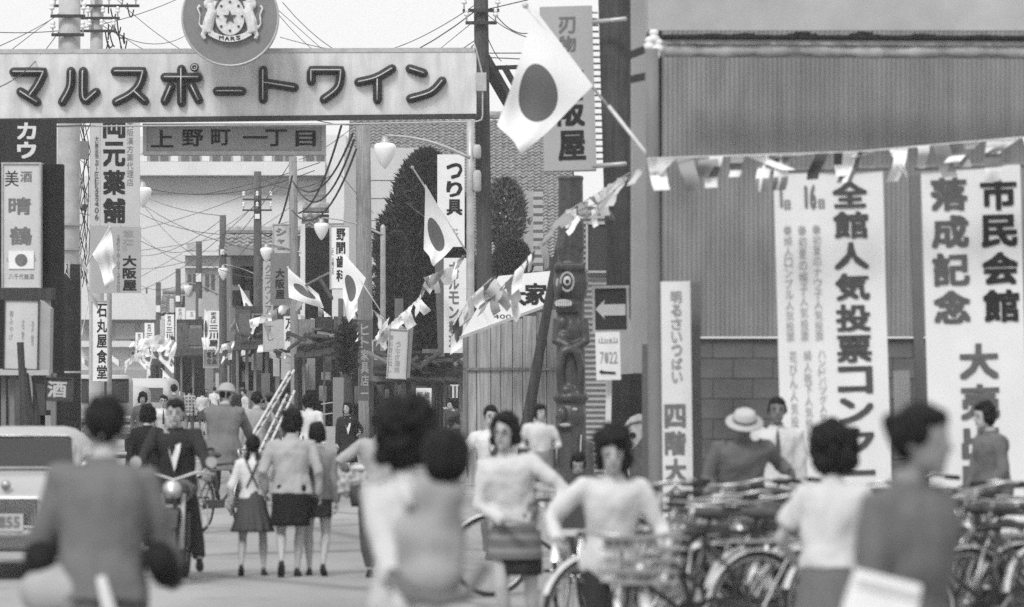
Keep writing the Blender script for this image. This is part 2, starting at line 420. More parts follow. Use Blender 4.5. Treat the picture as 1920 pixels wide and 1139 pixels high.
def flag(label, cor, s, staff=None, kind='hinomaru', fold=.06, nf=2.2, group='rising sun flags on staffs', name='flag', seed=0, mm=None, curl=0):
    """cor = hoist top, hoist bottom, fly bottom, fly top in picture pixels"""
    a = P(*cor[0], s); t = thing(name, label, 'flag', a, 0, group)
    b = MB(); b.uv = []; nu, nv = 22, 14; vs = []; fs = []
    c = [P(*q, s)-a for q in cor]
    for j in range(nv+1):
        for i in range(nu+1):
            u, v = i/nu, j/nv
            p = (c[0].lerp(c[3], u)).lerp(c[1].lerp(c[2], u), v)
            w = fold*math.sin((u*nf+v*.6)*6.28+seed)*u**.6+fold*.5*math.sin((v*1.7-u)*5+seed*2)*u
            p = p+Vector((fold*.35*math.sin(v*7+seed+u*3)*u, w+curl*u*u, fold*.3*math.sin(u*6+seed)*(.3+u)))
            vs.append(p); b.uv.append((u, 1-v))
    for j in range(nv):
        for i in range(nu):
            k = j*(nu+1)+i; fs.append((k, k+1, k+nu+2, k+nu+1))
    b.add(vs, fs); part(b, 'cloth', mm or FLAG, t, smooth=True)
    if staff:
        pa, pb = P(*staff[:2], s)-a, P(*staff[2:4], s)-a
        part(MB().tube([pa+Vector((0, .02, 0)), pb+Vector((0, .02, 0))], .016, 8), 'staff', STAFF, t, smooth=True)
        part(MB().sphere(pa+Vector((0, .02, 0)), .035, 10, 7), 'finial', STAFF, t, smooth=True)
    return t
FLAG = mat('rising sun flag cloth', .80, .8, .04, 3, kind='hinomaru', v2=.13)
STAFF = mat('striped staff', .55, .6, .2, 8)
PEN = [mat('pennant white', .78, .8, .05, 4), mat('pennant grey', .28, .8, .1, 4), mat('pennant dark', .07, .8, .1, 4),
       mat('pennant cross', .22, .8, .1, 4, kind='cross', v2=.75), mat('pennant three bars', .12, .8, .1, 4, kind='tri_v', v2=.75),
       mat('pennant three stripes', .7, .8, .1, 4, kind='tri_h', v2=.15), FLAG, mat('pennant canton', .70, .8, .05, 4, kind='canton', v2=.08),
       mat('pennant pale grey', .50, .8, .1, 4)]
def bunting(label, pts, n, fw, fh, seed=0, sway=0, sag=0, r=.008, pens=None, group='strings of bunting'):
    """pts = (px,py,s) knots; n pennants of fw x fh metres"""
    rnd = random.Random(seed); K = [P(*p) for p in pts]; L = [0]
    for i in range(1, len(K)): L.append(L[-1]+(K[i]-K[i-1]).length)
    def at(u):
        d = u*L[-1]
        for i in range(1, len(K)):
            if d <= L[i] or i == len(K)-1:
                f = (d-L[i-1])/(L[i]-L[i-1]); return K[i-1].lerp(K[i], f)-Vector((0, 0, sag*4*f*(1-f)))
    base = K[0]; t = thing('bunting_string', label, 'bunting', base, 0, group)
    part(MB().tube([at(k/40)-base for k in range(41)], r, 4), 'cord', STAFF, t)
    for k in range(n):
        u = min(.99, max(.01, (k+.5+rnd.uniform(-.32, .32))/n)); a = at(u-.38/n)-base; b = at(u+.38/n)-base; dirn = (b-a).normalized(); dirn = Vector((dirn.x, dirn.y*.12, dirn.z*.9)).normalized()
        w = fw*rnd.uniform(.6, 1.15); c = (a+b)/2; a = c-dirn*w/2; b = c+dirn*w/2
        sw = sway+rnd.gauss(0, .42); tw = rnd.gauss(0, .5); h = fh*rnd.uniform(.6, 1.2)
        m = MB(); m.uv = []; vs = []
        for j in range(6):
            v = j/5
            for i in range(5):
                u2 = i/4; p = a.lerp(b, u2)
                cs, sn = math.cos(tw*v), math.sin(tw*v); dx = (u2-.5)*w*(1-.25*v*abs(tw))
                p = c+dirn*dx*cs+Vector((0, dx*sn, 0))+Vector((math.sin(sw)*h*v, .05*math.sin(v*5+k), -math.cos(sw)*h*v+dirn.z*0))
                p += Vector((.02*math.sin(v*6+k*2), .03*math.sin(u2*6+k+v*3), 0))*v*(fw/.3)
                vs.append(p); m.uv.append((u2, 1-v))
        m.add(vs, [(j*5+i, j*5+i+1, (j+1)*5+i+1, (j+1)*5+i) for j in range(5) for i in range(4)])
        pl = pens if pens else [0, 0, 6, 1, 3, 5, 8, 2, 7, 4]
        part(m, 'pennant', PEN[pl[(k+rnd.randint(0, 1)) % len(pl)]], t, smooth=True)
    return t

# ------------------------------------------------------------ arch sign across the street
s = 100.
FACE = mat('arch face enamel', .60, .5, .06, 3, kind='stain')
arch = thing('arch_sign', 'long pale neon arch board spanning the street with large dark katakana', 'arch sign', P(447, 228, s))
def AW(px, py, off=0): q = P(px, py, s)-Vector(arch.location); return Vector((q.x, q.y-off, q.z))
def rrect(x0, y0, x1, y1, r, S=s, org=None):
    org = org or Vector(arch.location); out = []
    for cx_, cy_, a0 in ((x1-r, y0+r, 0), (x0+r, y0+r, 90), (x0+r, y1-r, 180), (x1-r, y1-r, 270)):
        for k in range(5):
            a = R(a0+k*22.5); q = P(cx_+r*math.cos(a), cy_-r*math.sin(a), S)-org; out.append((q.x, q.z))
    return out
b = MB().prism([(AW(-60, 98).x, AW(-60, 98).z)]+[], 0, .01) if False else MB()
poly = [(AW(-80, 231).x, AW(-80, 231).z)]+[(AW(893-9+9*math.cos(a), 219+7*-math.sin(a)+0).x, AW(0, 213-7*math.sin(a)).z) for a in [R(-90+18*k) for k in range(6)]]+\
       [(AW(893-9+9*math.cos(a), 0).x, AW(0, 103-8*math.sin(a)).z) for a in [R(18*k) for k in range(6)]]+[(AW(-80, 99).x, AW(-80, 99).z)]
b.prism(poly, -.02, .5); part(b, 'board', FACE, arch)
part(MB().bar(AW(-80, 229, .06), AW(893, 219, .06), .06, .1), 'bottom_trim', METAL_D, arch)
part(MB().bar(AW(-80, 97, .02), AW(888, 94, .02), .03, .08), 'top_trim', METAL, arch)
tb = [AW(-80, 240, .15), AW(600, 235, .15), AW(895, 229, .15), AW(903, 226, .15), AW(905, 218, .15), AW(905, 160, .15), AW(903, 135, .15), AW(893, 95, .15), AW(889, 84, .15), AW(884, 90, .1)]
part(MB().tube(tb, .017, 6), 'conduit', METAL, arch, smooth=True)
part(MB().box(AW(902, 155, .1), (.20, .2, .34)), 'junction_box', METAL, arch)
NEON_D = mat('dark letter channel', .035, .45, .15, 12); NEON_E = mat('letter channel edge', .05, .5, .2, 12); TUBE = mat('neon glass tube', .42, .2, .05, 9, spec=.7)
STROKES = {
 'マ': [[(27, 136), (84, 136), (72, 160), (58, 180)], [(40, 173), (70, 192)]],
 'ル': [[(134, 135), (132, 165), (118, 192)], [(157, 135), (157, 180), (163, 190), (181, 174)]],
 'ス': [[(217, 135), (270, 135), (262, 160), (245, 178), (219, 192)], [(253, 172), (272, 190)]],
 'ホ': [[(310, 146), (372, 146)], [(341, 131), (341, 193)], [(321, 164), (310, 190)], [(360, 162), (373, 188)]],
 'ー': [[(408, 172), (454, 172)]],
 'ト': [[(494, 133), (494, 187)], [(495, 156), (552, 165)]],
 'ワ': [[(584, 153), (584, 133), (640, 133), (634, 165), (608, 187)]],
 'イ': [[(673, 155), (705, 147), (735, 130)], [(708, 150), (708, 188)]],
 'ン': [[(769, 130), (794, 138)], [(829, 153), (808, 174), (770, 186)]]}
def smoothpath(p, k=6):
    if len(p) < 3: return [Vector((x, y, 0)) for x, y in p]
    out = []
    for i in range(len(p)-1):
        p0, p1, p2, p3 = [Vector((*p[max(0, min(len(p)-1, j))], 0)) for j in (i-1, i, i+1, i+2)]
        sharp1 = (p1-p0).angle(p2-p1, 0) > .9 if i else False; sharp2 = (p2-p1).angle(p3-p2, 0) > .9 if i < len(p)-2 else False
        m1 = (p2-p1)*.5 if sharp1 else (p2-p0)*.5; m2 = (p2-p1)*.5 if sharp2 else (p3-p1)*.5
        for q in range(k):
            t_ = q/k; out.append(p1*(2*t_**3-3*t_**2+1)+m1*(t_**3-2*t_**2+t_)+p2*(-2*t_**3+3*t_**2)+m2*(t_**3-t_**2))
    out.append(Vector((*p[-1], 0))); return out
for ch, sts in STROKES.items():
    c0 = None; me_o = None; edge = MB(); chn = MB(); tubes = MB()
    for st in sts:
        pts = smoothpath(st)
        w3 = [AW(p.x, p.y, .10) for p in pts]
        rr = 9.0/s
        def capsule(mb, w3, r, yo, ky):
            d0 = (w3[0]-w3[1]).normalized(); d1 = (w3[-1]-w3[-2]).normalized()
            path = [w3[0]+d0*r*.95, w3[0]+d0*r*.6]+w3+[w3[-1]+d1*r*.6, w3[-1]+d1*r*.95]
            o0 = len(mb.v); mb.tube(path, [r*.3, r*.8]+[r]*len(w3)+[r*.8, r*.3], 10)
            yc = path[0].y
            for i in range(o0, len(mb.v)):
                x, y, z = mb.v[i]; mb.v[i] = (x, yc+(y-yc)*ky+yo, z)
        capsule(edge, w3, rr, .03, .9); capsule(chn, w3, rr*.72, -.02, .8)
        tubes.tube([Vector((p.x, p.y-.12, p.z)) for p in w3], .013, 6)
        for p in (w3[0], w3[-1]): tubes.tube([Vector((p.x, p.y-.1, p.z)), Vector((p.x, p.y, p.z))], .014, 6)
    if ch == 'ホ':
        ring = [AW(366+5*math.cos(R(a)), 128+5*math.sin(R(a)), .14) for a in range(0, 360, 30)]
        chn.tube(ring, .035, 8, closed=True); tubes.tube([Vector((p.x, p.y-.05, p.z)) for p in ring], .012, 6, closed=True)
    L_ = part(edge, 'neon_letter', NEON_E, arch, smooth=True)
    part(chn, 'channel', NEON_D, L_, smooth=True); part(tubes, 'glass_tube', TUBE, L_, smooth=True)
# the duplicated long-vowel mark is in the name once; the letter order reads マルスポートワイン
# round emblem
em = thing('round_emblem', 'round grey disc above the arch with a pale lion crest and ribbon', 'emblem', P(432, 34, 101.5))
q = em.location; E = lambda px, py, off=0: Vector(((px-432)/101.5, -off, (34-py)/101.5))
EMG = mat('emblem grey', .20, .6, .08, 4); EMW = mat('crest relief', .60, .7, .2, 20, bump=.4); EMD = mat('crest dark', .08, .6, .2, 9)
dsk = [(.885*math.cos(R(a)), .885*math.sin(R(a))) for a in range(0, 360, 8)]
part(MB().prism(dsk, -.05, .25), 'disc', EMG, em)
part(MB().tube([Vector((x, -.04, z)) for x, z in dsk], .025, 6, closed=True), 'rim', METAL, em, smooth=True)
sh = [(.28*math.cos(R(a)), .05+.34*math.sin(R(a))-(.05 if math.sin(R(a)) < 0 else 0)) for a in range(0, 360, 15)]
part(MB().prism(sh, -.12, -.05), 'shield', EMW, em)
part(MB().tube([Vector((x, -.125, z)) for x, z in sh], .012, 5, closed=True), 'shield_rim', EMD, em)
st = []
for k in range(10):
    a = R(90+36*k); r_ = .125 if k % 2 == 0 else .05; st.append((r_*math.cos(a), .0+r_*math.sin(a)))
part(MB().prism(st, -.15, -.12), 'star', EMD, em)
for k in range(8):
    a = R(90+45*k); dd = []
    for j in range(6): dd.append((.225*math.cos(a)+.024*math.cos(R(60*j)), .02+.265*math.sin(a)+.024*math.sin(R(60*j))))
    part(MB().prism(dd, -.14, -.12), 'stud', EMD, em)
rb = MB(); up_, lo_ = [], []
for k in range(13):
    u = -1+k/6; x = u*.40; z = -.40+.13*u*u*1.0
    up_.append((x, z+.055)); lo_.append((x, z-.055))
rb.prism(lo_+up_[::-1], -.15, -.07); part(rb, 'ribbon', EMW, em)
lt = MB()
for ch, x in zip('MARS', (-.155, -.05, .055, .155)): letters(lt, ch, x, -.355+.13*(x/.4)**2, -.44+.13*(x/.4)**2, .085, -.155, .03)
part(lt, 'lettering', INK, em)
def lion(sx):
    b = MB(); X = lambda x, z, y=-.1: Vector((sx*x, y, z))
    b.tube([X(.42, -.28), X(.40, -.10), X(.34, .10), X(.36, .25)], [.09, .11, .10, .07], 10)      # body rearing
    b.sphere(X(.37, .31), (.075, .07, .075)); b.sphere(X(.33, .28), (.045, .05, .035)); b.sphere(X(.40, .24), (.09, .06, .10))   # head, muzzle, mane
    b.tube([X(.36, .18), X(.28, .22), X(.25, .30)], [.035, .03, .03], 8); b.tube([X(.36, .10), X(.27, .08), X(.24, .14)], [.035, .03, .03], 8)
    b.tube([X(.43, -.2), X(.34, -.28), X(.30, -.33)], [.06, .05, .04], 8); b.tube([X(.45, -.24), X(.50, -.33), X(.46, -.40)], [.06, .045, .04], 8)
    b.tube([X(.49, -.22), X(.57, -.12), X(.55, .05), X(.60, .17), X(.55, .22)], [.025, .02, .018, .018, .035], 6)   # tail
    return crumple(remeshed(b, .014, 2), .006, 6, 3)
for sx in (-1, 1): part(lion(sx), 'lion_relief', EMW, em, smooth=True)
cr = MB()
for k in range(5): cr.tube([Vector((-.2+.1*k, -.1, .40)), Vector((-.24+.12*k, -.1, .56))], [.035, .05], 8)
cr.box((0, -.1, .40), (.48, .08, .07)); part(remeshed(cr, .014, 2), 'crown', EMW, em, smooth=True)

# lower board with the street's name
sb = sign('street_name_board', 'framed grey board under the arch giving the street name in dark characters', 'sign board', 268, 232, 610, 291, 99, SIGNG,
     [('上', 304, 242, 279, 42, INK, .02), ('野', 361, 241, 277, 40, INK, .02), ('町', 414, 241, 275, 36, INK, .02), ('一', 479, 240, 276, 46, INK, .02),
      ('丁', 518, 241, 277, 40, INK, .02), ('目', 573, 243, 277, 38, INK, .02)], th=.3, frame=METAL, fw=7)
# the four supports of the arch
pole('thick pale concrete pole with a blackened lower half rising behind the arch on the left', 131, -60, 95, 43, CONC, lean=-6, taper=1.06, n=20,
     arms=[(33, .34, METAL_D, 2), (68, .32, METAL_D, 2)])
cb = thing('pole_wrap', 'dark tarred sleeve round the lower half of the thick concrete pole', 'pole sleeve', P(126, 712+1.78*95, 95))
cb.location.z = .0
part(MB().lathe([(.275, 0), (.262, 3.7), (.255, 4.05)], (0.0, 0, 0), 20), 'sleeve', CONC_D, cb, smooth=True)
for yy in (424, 470, 700): part(MB().lathe([(.285, 0), (.285, .04)], (.0, 0, HC+(712-yy)/95), 20), 'band', METAL, cb)
pole('slender concrete pole crowded with insulators beside the thick one', 181, -60, 82, 26, CONC, arms=[(13, 1.0, METAL_D, 7), (36, .55, METAL_D, 4), (60, .45, METAL_D, 4)])
for k in range(16):
    _r = random.Random(k); x_, y_ = _r.uniform(192, 240), _r.uniform(5, 80); wire((x_, y_, 81), (x_+_r.uniform(-14, 22), y_+_r.uniform(8, 36), 81), _r.uniform(.05, .25), .016, 'short looping jumper cable in the tangle beside the slender concrete pole', 'jumper cables beside the slender pole', 8)
pole('tall dark wooden pole at the right end of the arch', 901, -60, 98, 29, mat('tarred pole wood', .075, .9, .15, 5, kind='wood', bump=.3), lean=12, taper=1.06, arms=[(22, .35, WOOD_D, 2), (45, .3, WOOD_D, 2)])
sp = pole('grey steel pipe carrying the arch end and a hanging street lamp', 882, 226, 104, 15, METAL, name='lamp_post', cat='lamp post', taper=1.02)
for i, (x, yy, hh) in enumerate(((893, 285, 26), (893, 340, 40))):
    part(MB().lathe([(.05, 0), (.075, .03), (.075, hh/104-.05), (.05, hh/104)], (.12, -.05, HC+(712-yy)/104-hh/104/2), 10), 'transformer', CONC, sp, smooth=True)
br = solo(MB().bar(P(908, 112, 97), P(962, 205, 92), .2), 'brace_beam', WOOD_D, 'heavy dark slanting timber brace bolted to the wooden pole', 'brace')
solo(MB().bar(P(912, 128, 96), P(975, 126, 96), .08), 'crossarm_beam', WOOD_D, 'short dark horizontal arm beside the slanting brace', 'crossarm')
solo(MB().bar(P(945, 125, 95), P(965, 160, 95), .12), 'short_strut', WOOD_D, 'short dark strut parallel to the heavy slanting brace', 'strut')

# ------------------------------------------------------------ street lamps
GLOBE = mat('milk glass globe', .80, .25, .02, 3, spec=.5)
def lamp(label, gx, gy, px, s, gh, ptop, wpx, arm_dy, first=False, only_arm=False):
    base = P(px, 712, s); t = thing('street_lamp', label, 'street lamp', (base.x, base.y, 0), 0, 'globe street lamps along the kerb')
    Z = lambda py: HC+(712-py)/s; X = lambda x: (x-px)/s
    if not only_arm:
        part(MB().tube([(0, 0, 0), (0, 0, Z(ptop)-.1), (0, 0, Z(ptop)-.05), (0, 0, Z(ptop))], [wpx/s/2*1.15, wpx/s/2, wpx/s/2*.9, wpx/s/2*.2], 10), 'post', METAL, t, smooth=True)
        part(MB().lathe([(.09, 0), (.09, .3), (.07, .34)], (0, 0, .1), 10), 'base', METAL, t)
    gxx, gz = X(gx), Z(gy); zt = gz+.22
    pts = []
    for k in range(11):
        u = k/10; pts.append((gxx*(1-u), -.06, (zt+.14)*(1-u)+Z(arm_dy)*u+.10*math.sin(math.pi*u)))
    part(MB().tube(pts, [.016+.016*k/10 for k in range(11)], 8), 'arm', METAL, t, smooth=True)
    part(MB().lathe([(.03, .14), (.05, .13), (.07, .06), (.1, .02), (.085, 0)][::-1], (gxx, -.06, zt-.02), 14), 'cap', METAL, t, smooth=True)
    g_ = MB().lathe([(.012, -.26), (.035, -.235), (.075, -.19), (.13, -.10), (.175, .0), (.20, .10), (.195, .155), (.16, .19), (.08, .205)], (gxx, -.06, gz+.02), 20)
    part(g_, 'globe', GLOBE, t, smooth=True)
    return t
lamp('largest milk glass street lamp hanging under the arch beside the tiled roof', 722, 292, 882, 105, 44, 230, 15, 297, only_arm=True)
lamp('street lamp with its pointed post in front of the dark cypress', 603, 434, 718, 70, 30, 421, 10, 441)
lamp('street lamp whose globe hangs beside the grey hanging signboard', 500, 478, 597, 60, 26, 462, 9, 492)
lamp('street lamp whose globe hangs above a white vertical banner down the street', 419, 514, 497, 50, 20, 500, 7, 525)
lamp('small distant street lamp above the far banners', 353, 545, 411, 42, 16, 520, 7, 553)
lamp('white globe street lamp half hidden behind the left pharmacy banner', 268, 370, 205, 84, 30, 340, 9, 385)

# ------------------------------------------------------------ far end of the street
FB = mat('far white wall', .60, .9, .05, .3); FB2 = mat('far plain grey and painted shade', .33, .9, .05, .3); FD = mat('far dark opening', .10, .9, .2, .5)  # second tone: painted shade below the cornice, plain grey on the other parts
def wbox(x0, y0, x1, y1, s, depth, off=0):
    a, b_ = P(x0, y0, s), P(x1, y1, s); return MB().box(((a.x+b_.x)/2, a.y+depth/2-off, (a.z+b_.z)/2), (abs(b_.x-a.x), depth, abs(a.z-b_.z)))
fs_ = 30.
t = thing('far_building', 'large pale office building with a white cornice closing the end of the street', 'building', (P(380, 712, fs_).x, F/fs_, 0))
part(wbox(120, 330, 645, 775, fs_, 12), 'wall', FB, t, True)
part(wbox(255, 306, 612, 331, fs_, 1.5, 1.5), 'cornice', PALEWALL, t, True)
part(wbox(255, 334, 612, 364, fs_, .3, .25), 'shaded_band', FB2, t, True)  # shade below the white cornice, painted as a grey band
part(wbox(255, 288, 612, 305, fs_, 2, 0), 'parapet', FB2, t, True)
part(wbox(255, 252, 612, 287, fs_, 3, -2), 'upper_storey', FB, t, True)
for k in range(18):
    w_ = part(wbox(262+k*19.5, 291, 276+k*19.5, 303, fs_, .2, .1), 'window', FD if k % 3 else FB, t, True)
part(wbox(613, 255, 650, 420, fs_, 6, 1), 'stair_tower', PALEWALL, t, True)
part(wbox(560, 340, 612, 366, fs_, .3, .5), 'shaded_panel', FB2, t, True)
t = thing('arcade_building', 'low pale hall with a shallow curved roof at the far end of the street', 'building', (P(240, 712, 34).x, F/34, 0))
rf = [(P(150+k*20, 0, 34).x, HC+(712-(597-46*math.sin(math.pi*(k+.3)/12)**.8))/34) for k in range(12)]
rb_ = MB().prism([(x-t.location.x, z) for x, z in rf]+[(rf[-1][0]-t.location.x, HC+(712-600)/34), (rf[0][0]-t.location.x, HC+(712-600)/34)], -1, 6); part(rb_, 'roof', FB, t)
part(wbox(150, 600, 372, 642, 34, 5), 'upper_wall', mat('far wall in painted shade', .26, .9, .06, .5), t, True)  # grey colour carries the shade beneath the curved roof
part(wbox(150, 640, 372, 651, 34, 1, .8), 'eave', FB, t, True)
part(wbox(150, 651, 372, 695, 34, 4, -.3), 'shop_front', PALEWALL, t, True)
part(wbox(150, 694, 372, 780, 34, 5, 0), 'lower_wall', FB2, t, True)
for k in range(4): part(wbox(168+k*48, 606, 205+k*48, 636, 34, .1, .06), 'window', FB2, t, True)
t2 = thing('curtain_swag', 'striped festive curtain looped under the far eave', 'curtain', P(200, 652, 34.2))
for k in range(4):
    b = MB(); x0 = -60+k*60
    for j in range(2):
        for q_ in range(6):
            u0, u1 = q_/6, (q_+1)/6
            zz = lambda u: -(26*(u**.6))/34.2
            xx = (lambda u: (x0+ (u*26 if j == 0 else 60-u*26))/34.2)
            b.add([(xx(u0), 0, zz(u0)), (xx(u1), 0, zz(u1)), (xx(u1), -.02, zz(u1)-.32), (xx(u0), -.02, zz(u0)-.32)], [(0, 1, 2, 3)])
    part(b, 'swag', mat('swag stripes', .7, .8, .1, 1.6, kind='vstripe', v2=.2), t2)
# ------------------------------------------------------------ tiled roofs
def tile_mesh(w, l, name='roof_tile'):
    b = MB(); n = 6; top = []; rows = []
    for (yy, zz) in ((0, .08), (l, 0)):
        rows.append([(w*(i/n-.5)*1.04, yy, zz+.042*math.cos(2*math.pi*(i/n+.15))) for i in range(n+1)])
    rows.insert(0, [(x, y-.004, z-.06) for x, y, z in rows[0]])
    return b.loft(rows, cap=False, closed=False).mesh(name, smooth=False)
TILE = mat('kawara roof tile', .27, .5, .45, 6, bump=.2); TILE2 = mat('kawara roof tile pale', .30, .6, .35, 6, bump=.2)
def tiled_roof(name, label, x0, x1, ytop, ybot, s, pitch=30, m=TILE, cap=300, tw=.26, tl=.22, ridge=True, edge=None):
    a = P(x0, ybot, s); W = (x1-x0)/s; Hh = (ybot-ytop)/s; L_ = Hh/math.sin(R(pitch))
    t = thing(name, label, 'roof', P((x0+x1)/2, ybot, s))
    M_ = tile_mesh(tw, tl*1.15); M_.materials.append(m); nx, ny = int(W/tw), int(L_/tl)
    cells = [(i, j) for j in range(ny) for i in range(nx)]
    rnd = random.Random(5); left = MB(); cnt = 0
    q = Matrix.Rotation(R(pitch), 4, 'X')
    for (i, j) in cells:
        x = -W/2+tw*(i+.5); yl = j*tl
        if edge and not edge(i/nx, j/ny): continue
        loc = Vector((x, yl*math.cos(R(pitch)), yl*math.sin(R(pitch))+rnd.gauss(0, .006)))
        if cnt < cap:
            inst(M_, 'roof_tile', t, loc, (R(pitch+rnd.gauss(0, 1.2)), R(rnd.gauss(0, 1)), 0)); cnt += 1
        else:
            mm = Matrix.Translation(loc) @ q; left.add([mm @ v.co for v in M_.vertices], [tuple(p.vertices) for p in M_.polygons])
    if left.v:
        o = part(left, 'roof_tiles_far', m, t); o['kind'] = 'stuff'
    d = Vector((0, L_*math.cos(R(pitch)), L_*math.sin(R(pitch))))
    nrm = Vector((0, -math.sin(R(pitch)), math.cos(R(pitch))))
    bk = MB().box(d/2-nrm*.12, (W, L_, .06), Matrix.Rotation(R(pitch), 3, 'X')); part(bk, 'deck', WOOD_D, t)
    if ridge:
        part(MB().tube([d+Vector((-W/2, 0, .12)), d+Vector((W/2, 0, .12))], .16, 8), 'ridge', m, t)
    return t
tr = tiled_roof('tiled_roof', 'broad roof of wavy dark tiles behind the topiary and the wooden pole', 640, 1080, 196, 492, 48, pitch=38, cap=300)
t = thing('mortar_house', 'pale grey mortar walled house under the broad tiled roof', 'house', (P(720, 712, 50).x, F/50-1, 0))
part(wbox(646, 278, 790, 800, 53, 3), 'wall', mat('mortar block wall', .50, .9, .06, 1.2), t, True)
for yy in (338, 372, 413, 455, 500): part(wbox(646, yy, 790, yy+1.2, 53, .02, .012), 'wall_joint', FD, t, True)
part(wbox(646, 278, 668, 800, 53, .3, .25), 'pilaster', mat('pilaster grey', .36, .9, .06, 1.2), t, True)
part(wbox(790, 480, 1080, 880, 50, 3, -1), 'rear_wall', WOOD_D, t, True)
t = thing('ventilator_shaft', 'square grey shaft standing before the tiled roof behind the totem pole', 'shaft', P(990, 500, 62)); part(wbox(982, 358, 1000, 560, 62, .4), 'shaft', SIGNG, t, True)
part(wbox(1000, 355, 1018, 560, 62, .3), 'louvre_panel', mat('louvre', .4, .7, .1, 4, kind='hstripe', v2=.12), t, True)
# ------------------------------------------------------------ trees
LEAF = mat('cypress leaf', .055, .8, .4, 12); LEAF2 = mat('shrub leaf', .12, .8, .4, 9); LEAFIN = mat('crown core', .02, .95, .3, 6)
def tree(name, label, px, ytop, ybot, wpx, s, m, n, leaf, form=1.0, trunk=True, cat='tree', seed=1, rough=1., core_on=True):
    rnd = random.Random(seed); c = P(px, ybot, s); t = thing(name, label, cat, (c.x, c.y, 0))
    z0, z1 = HC+(712-ybot)/s, HC+(712-ytop)/s; rr = wpx/s/2; H = z1-z0
    def rad(u): return rr*math.sqrt(max(0, 1-u**2.3)) if form == 1 else rr*math.sqrt(max(0, 1-(2*u-1)**2))
    b = MB(); core = []
    for k in range(12):
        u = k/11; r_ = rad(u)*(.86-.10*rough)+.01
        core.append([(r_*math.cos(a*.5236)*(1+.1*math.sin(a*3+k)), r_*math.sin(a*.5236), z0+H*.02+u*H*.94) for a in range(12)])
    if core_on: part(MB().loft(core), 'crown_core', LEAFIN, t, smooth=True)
    for k in range(n):
        u = rnd.random(); a = rnd.uniform(0, 6.283); r0 = rad(u)
        clump = mnoise.noise(Vector((math.cos(a)*1.6, math.sin(a)*1.6, u*H*.8+seed*5)))
        r_ = r0*(.86+rough*.13*clump+rnd.gauss(0, .035*rough))
        p = Vector((r_*math.cos(a), r_*math.sin(a), z0+u*H+rnd.gauss(0, .03)))
        d = Vector((math.cos(a)+rnd.gauss(0, .5), math.sin(a)+rnd.gauss(0, .5), .9+rnd.gauss(0, .5))).normalized()
        e = d.orthogonal().normalized(); e = Matrix.Rotation(rnd.uniform(0, 6.28), 3, d) @ e; l = leaf*rnd.uniform(.6, 1.4)
        b.add([p-e*l*.28, p+d*l*.5-e*l*.1, p+d*l, p+e*l*.28], [(0, 1, 2, 3)])
    o = part(b, 'foliage', m, t); o['kind'] = 'stuff'
    if trunk: part(MB().tube([(0, 0, 0), (.03, 0, z0*.6), (0, 0, z0+H*.3)], [.16, .12, .08], 8), 'trunk', WOOD_D, t, smooth=True)
    return t
tree('clipped_cypress', 'tall dark clipped cypress bulging beside the fishing tackle sign', 800, 286, 800, 215, 64, LEAF, 42000, .17, seed=2, rough=2.6)
tree('clipped_cypress', 'dark rounded lower lobe of evergreen left of the tall cypress', 742, 440, 800, 80, 66, LEAF, 11000, .15, seed=5, rough=2.)
tree('loose_tree', 'feathery mid grey tree in front of the tiled roof right of the pole', 948, 338, 470, 66, 66, LEAF2, 2600, .17, form=2, seed=8, rough=4., core_on=False)
tree('round_shrub', 'small clipped round shrub just above the white house sign', 960, 452, 540, 82, 68, LEAF, 5000, .10, form=2, seed=11, cat='shrub')
tree('street_tree', 'dark small tree with drooping foliage between two wooden poles', 651, 612, 700, 26, 76, LEAF, 420, .26, form=2, seed=14, rough=6.0, core_on=False)

# ------------------------------------------------------------ poles down the right side of the street
pg = 'wooden utility poles down the street'
pole('tall bare wooden pole carrying a dark vertical furniture shop board', 681, 236, 71.5, 28, WOOD_PM, group=pg, lean=6, taper=1.05)
pole('wooden pole with drooping cables in front of the grey signboard', 549, 294, 60, 17, WOOD_PM, group=pg, lean=6, taper=1.1)
pole('wooden pole topped by crossarms left of the grey hanging signboard', 483, 322, 55, 16, WOOD_P, group=pg, arms=[(375, .5, WOOD_D, 3), (395, .5, WOOD_D, 3)], boxes=[(402, 411, 9, 0, SIGNW2)])
pole('wooden pole with a small white plate beside the distant tiled roof', 418, 404, 48, 14, WOOD_P, group=pg, boxes=[(468, 478, 8, 0, SIGNW2)])
pole('wooden pole with a white plate in front of the pale corniced building', 373, 453, 43, 13, WOOD_P, group=pg, boxes=[(513, 529, 10, 0, SIGNW2)])
pole('distant wooden pole above the second pair of far banners', 334, 504, 38, 11, WOOD_P, group=pg, boxes=[(555, 566, 8, 0, SIGNW2)])
pole('far wooden pole with a white plate among the small flags', 297, 530, 35, 11, WOOD_P, group=pg, boxes=[(573, 586, 8, 0, SIGNW2)])
pole('very far thin pole left of the far banners', 265, 558, 33, 5, WOOD_P, group=pg)
pole('very far thin pole with wires behind the far wooden poles', 275, 540, 32.5, 4, WOOD_P, group=pg)
pole('thin far pole between two taller far poles', 283, 560, 32, 6, WOOD_P, group=pg)
# furniture board on the pole
sign('furniture_banner', 'dark vertical board with pale furniture shop characters fixed to the wooden pole', 'sign', 672, 600, 697, 752, 72.5, mat('dark board', .10, .8, .1, 4),
     [('ヒト家具店ー', 684, 606, 750, 15, mat('pale board paint', .30, .7, .1, 9), .02)], th=.06)
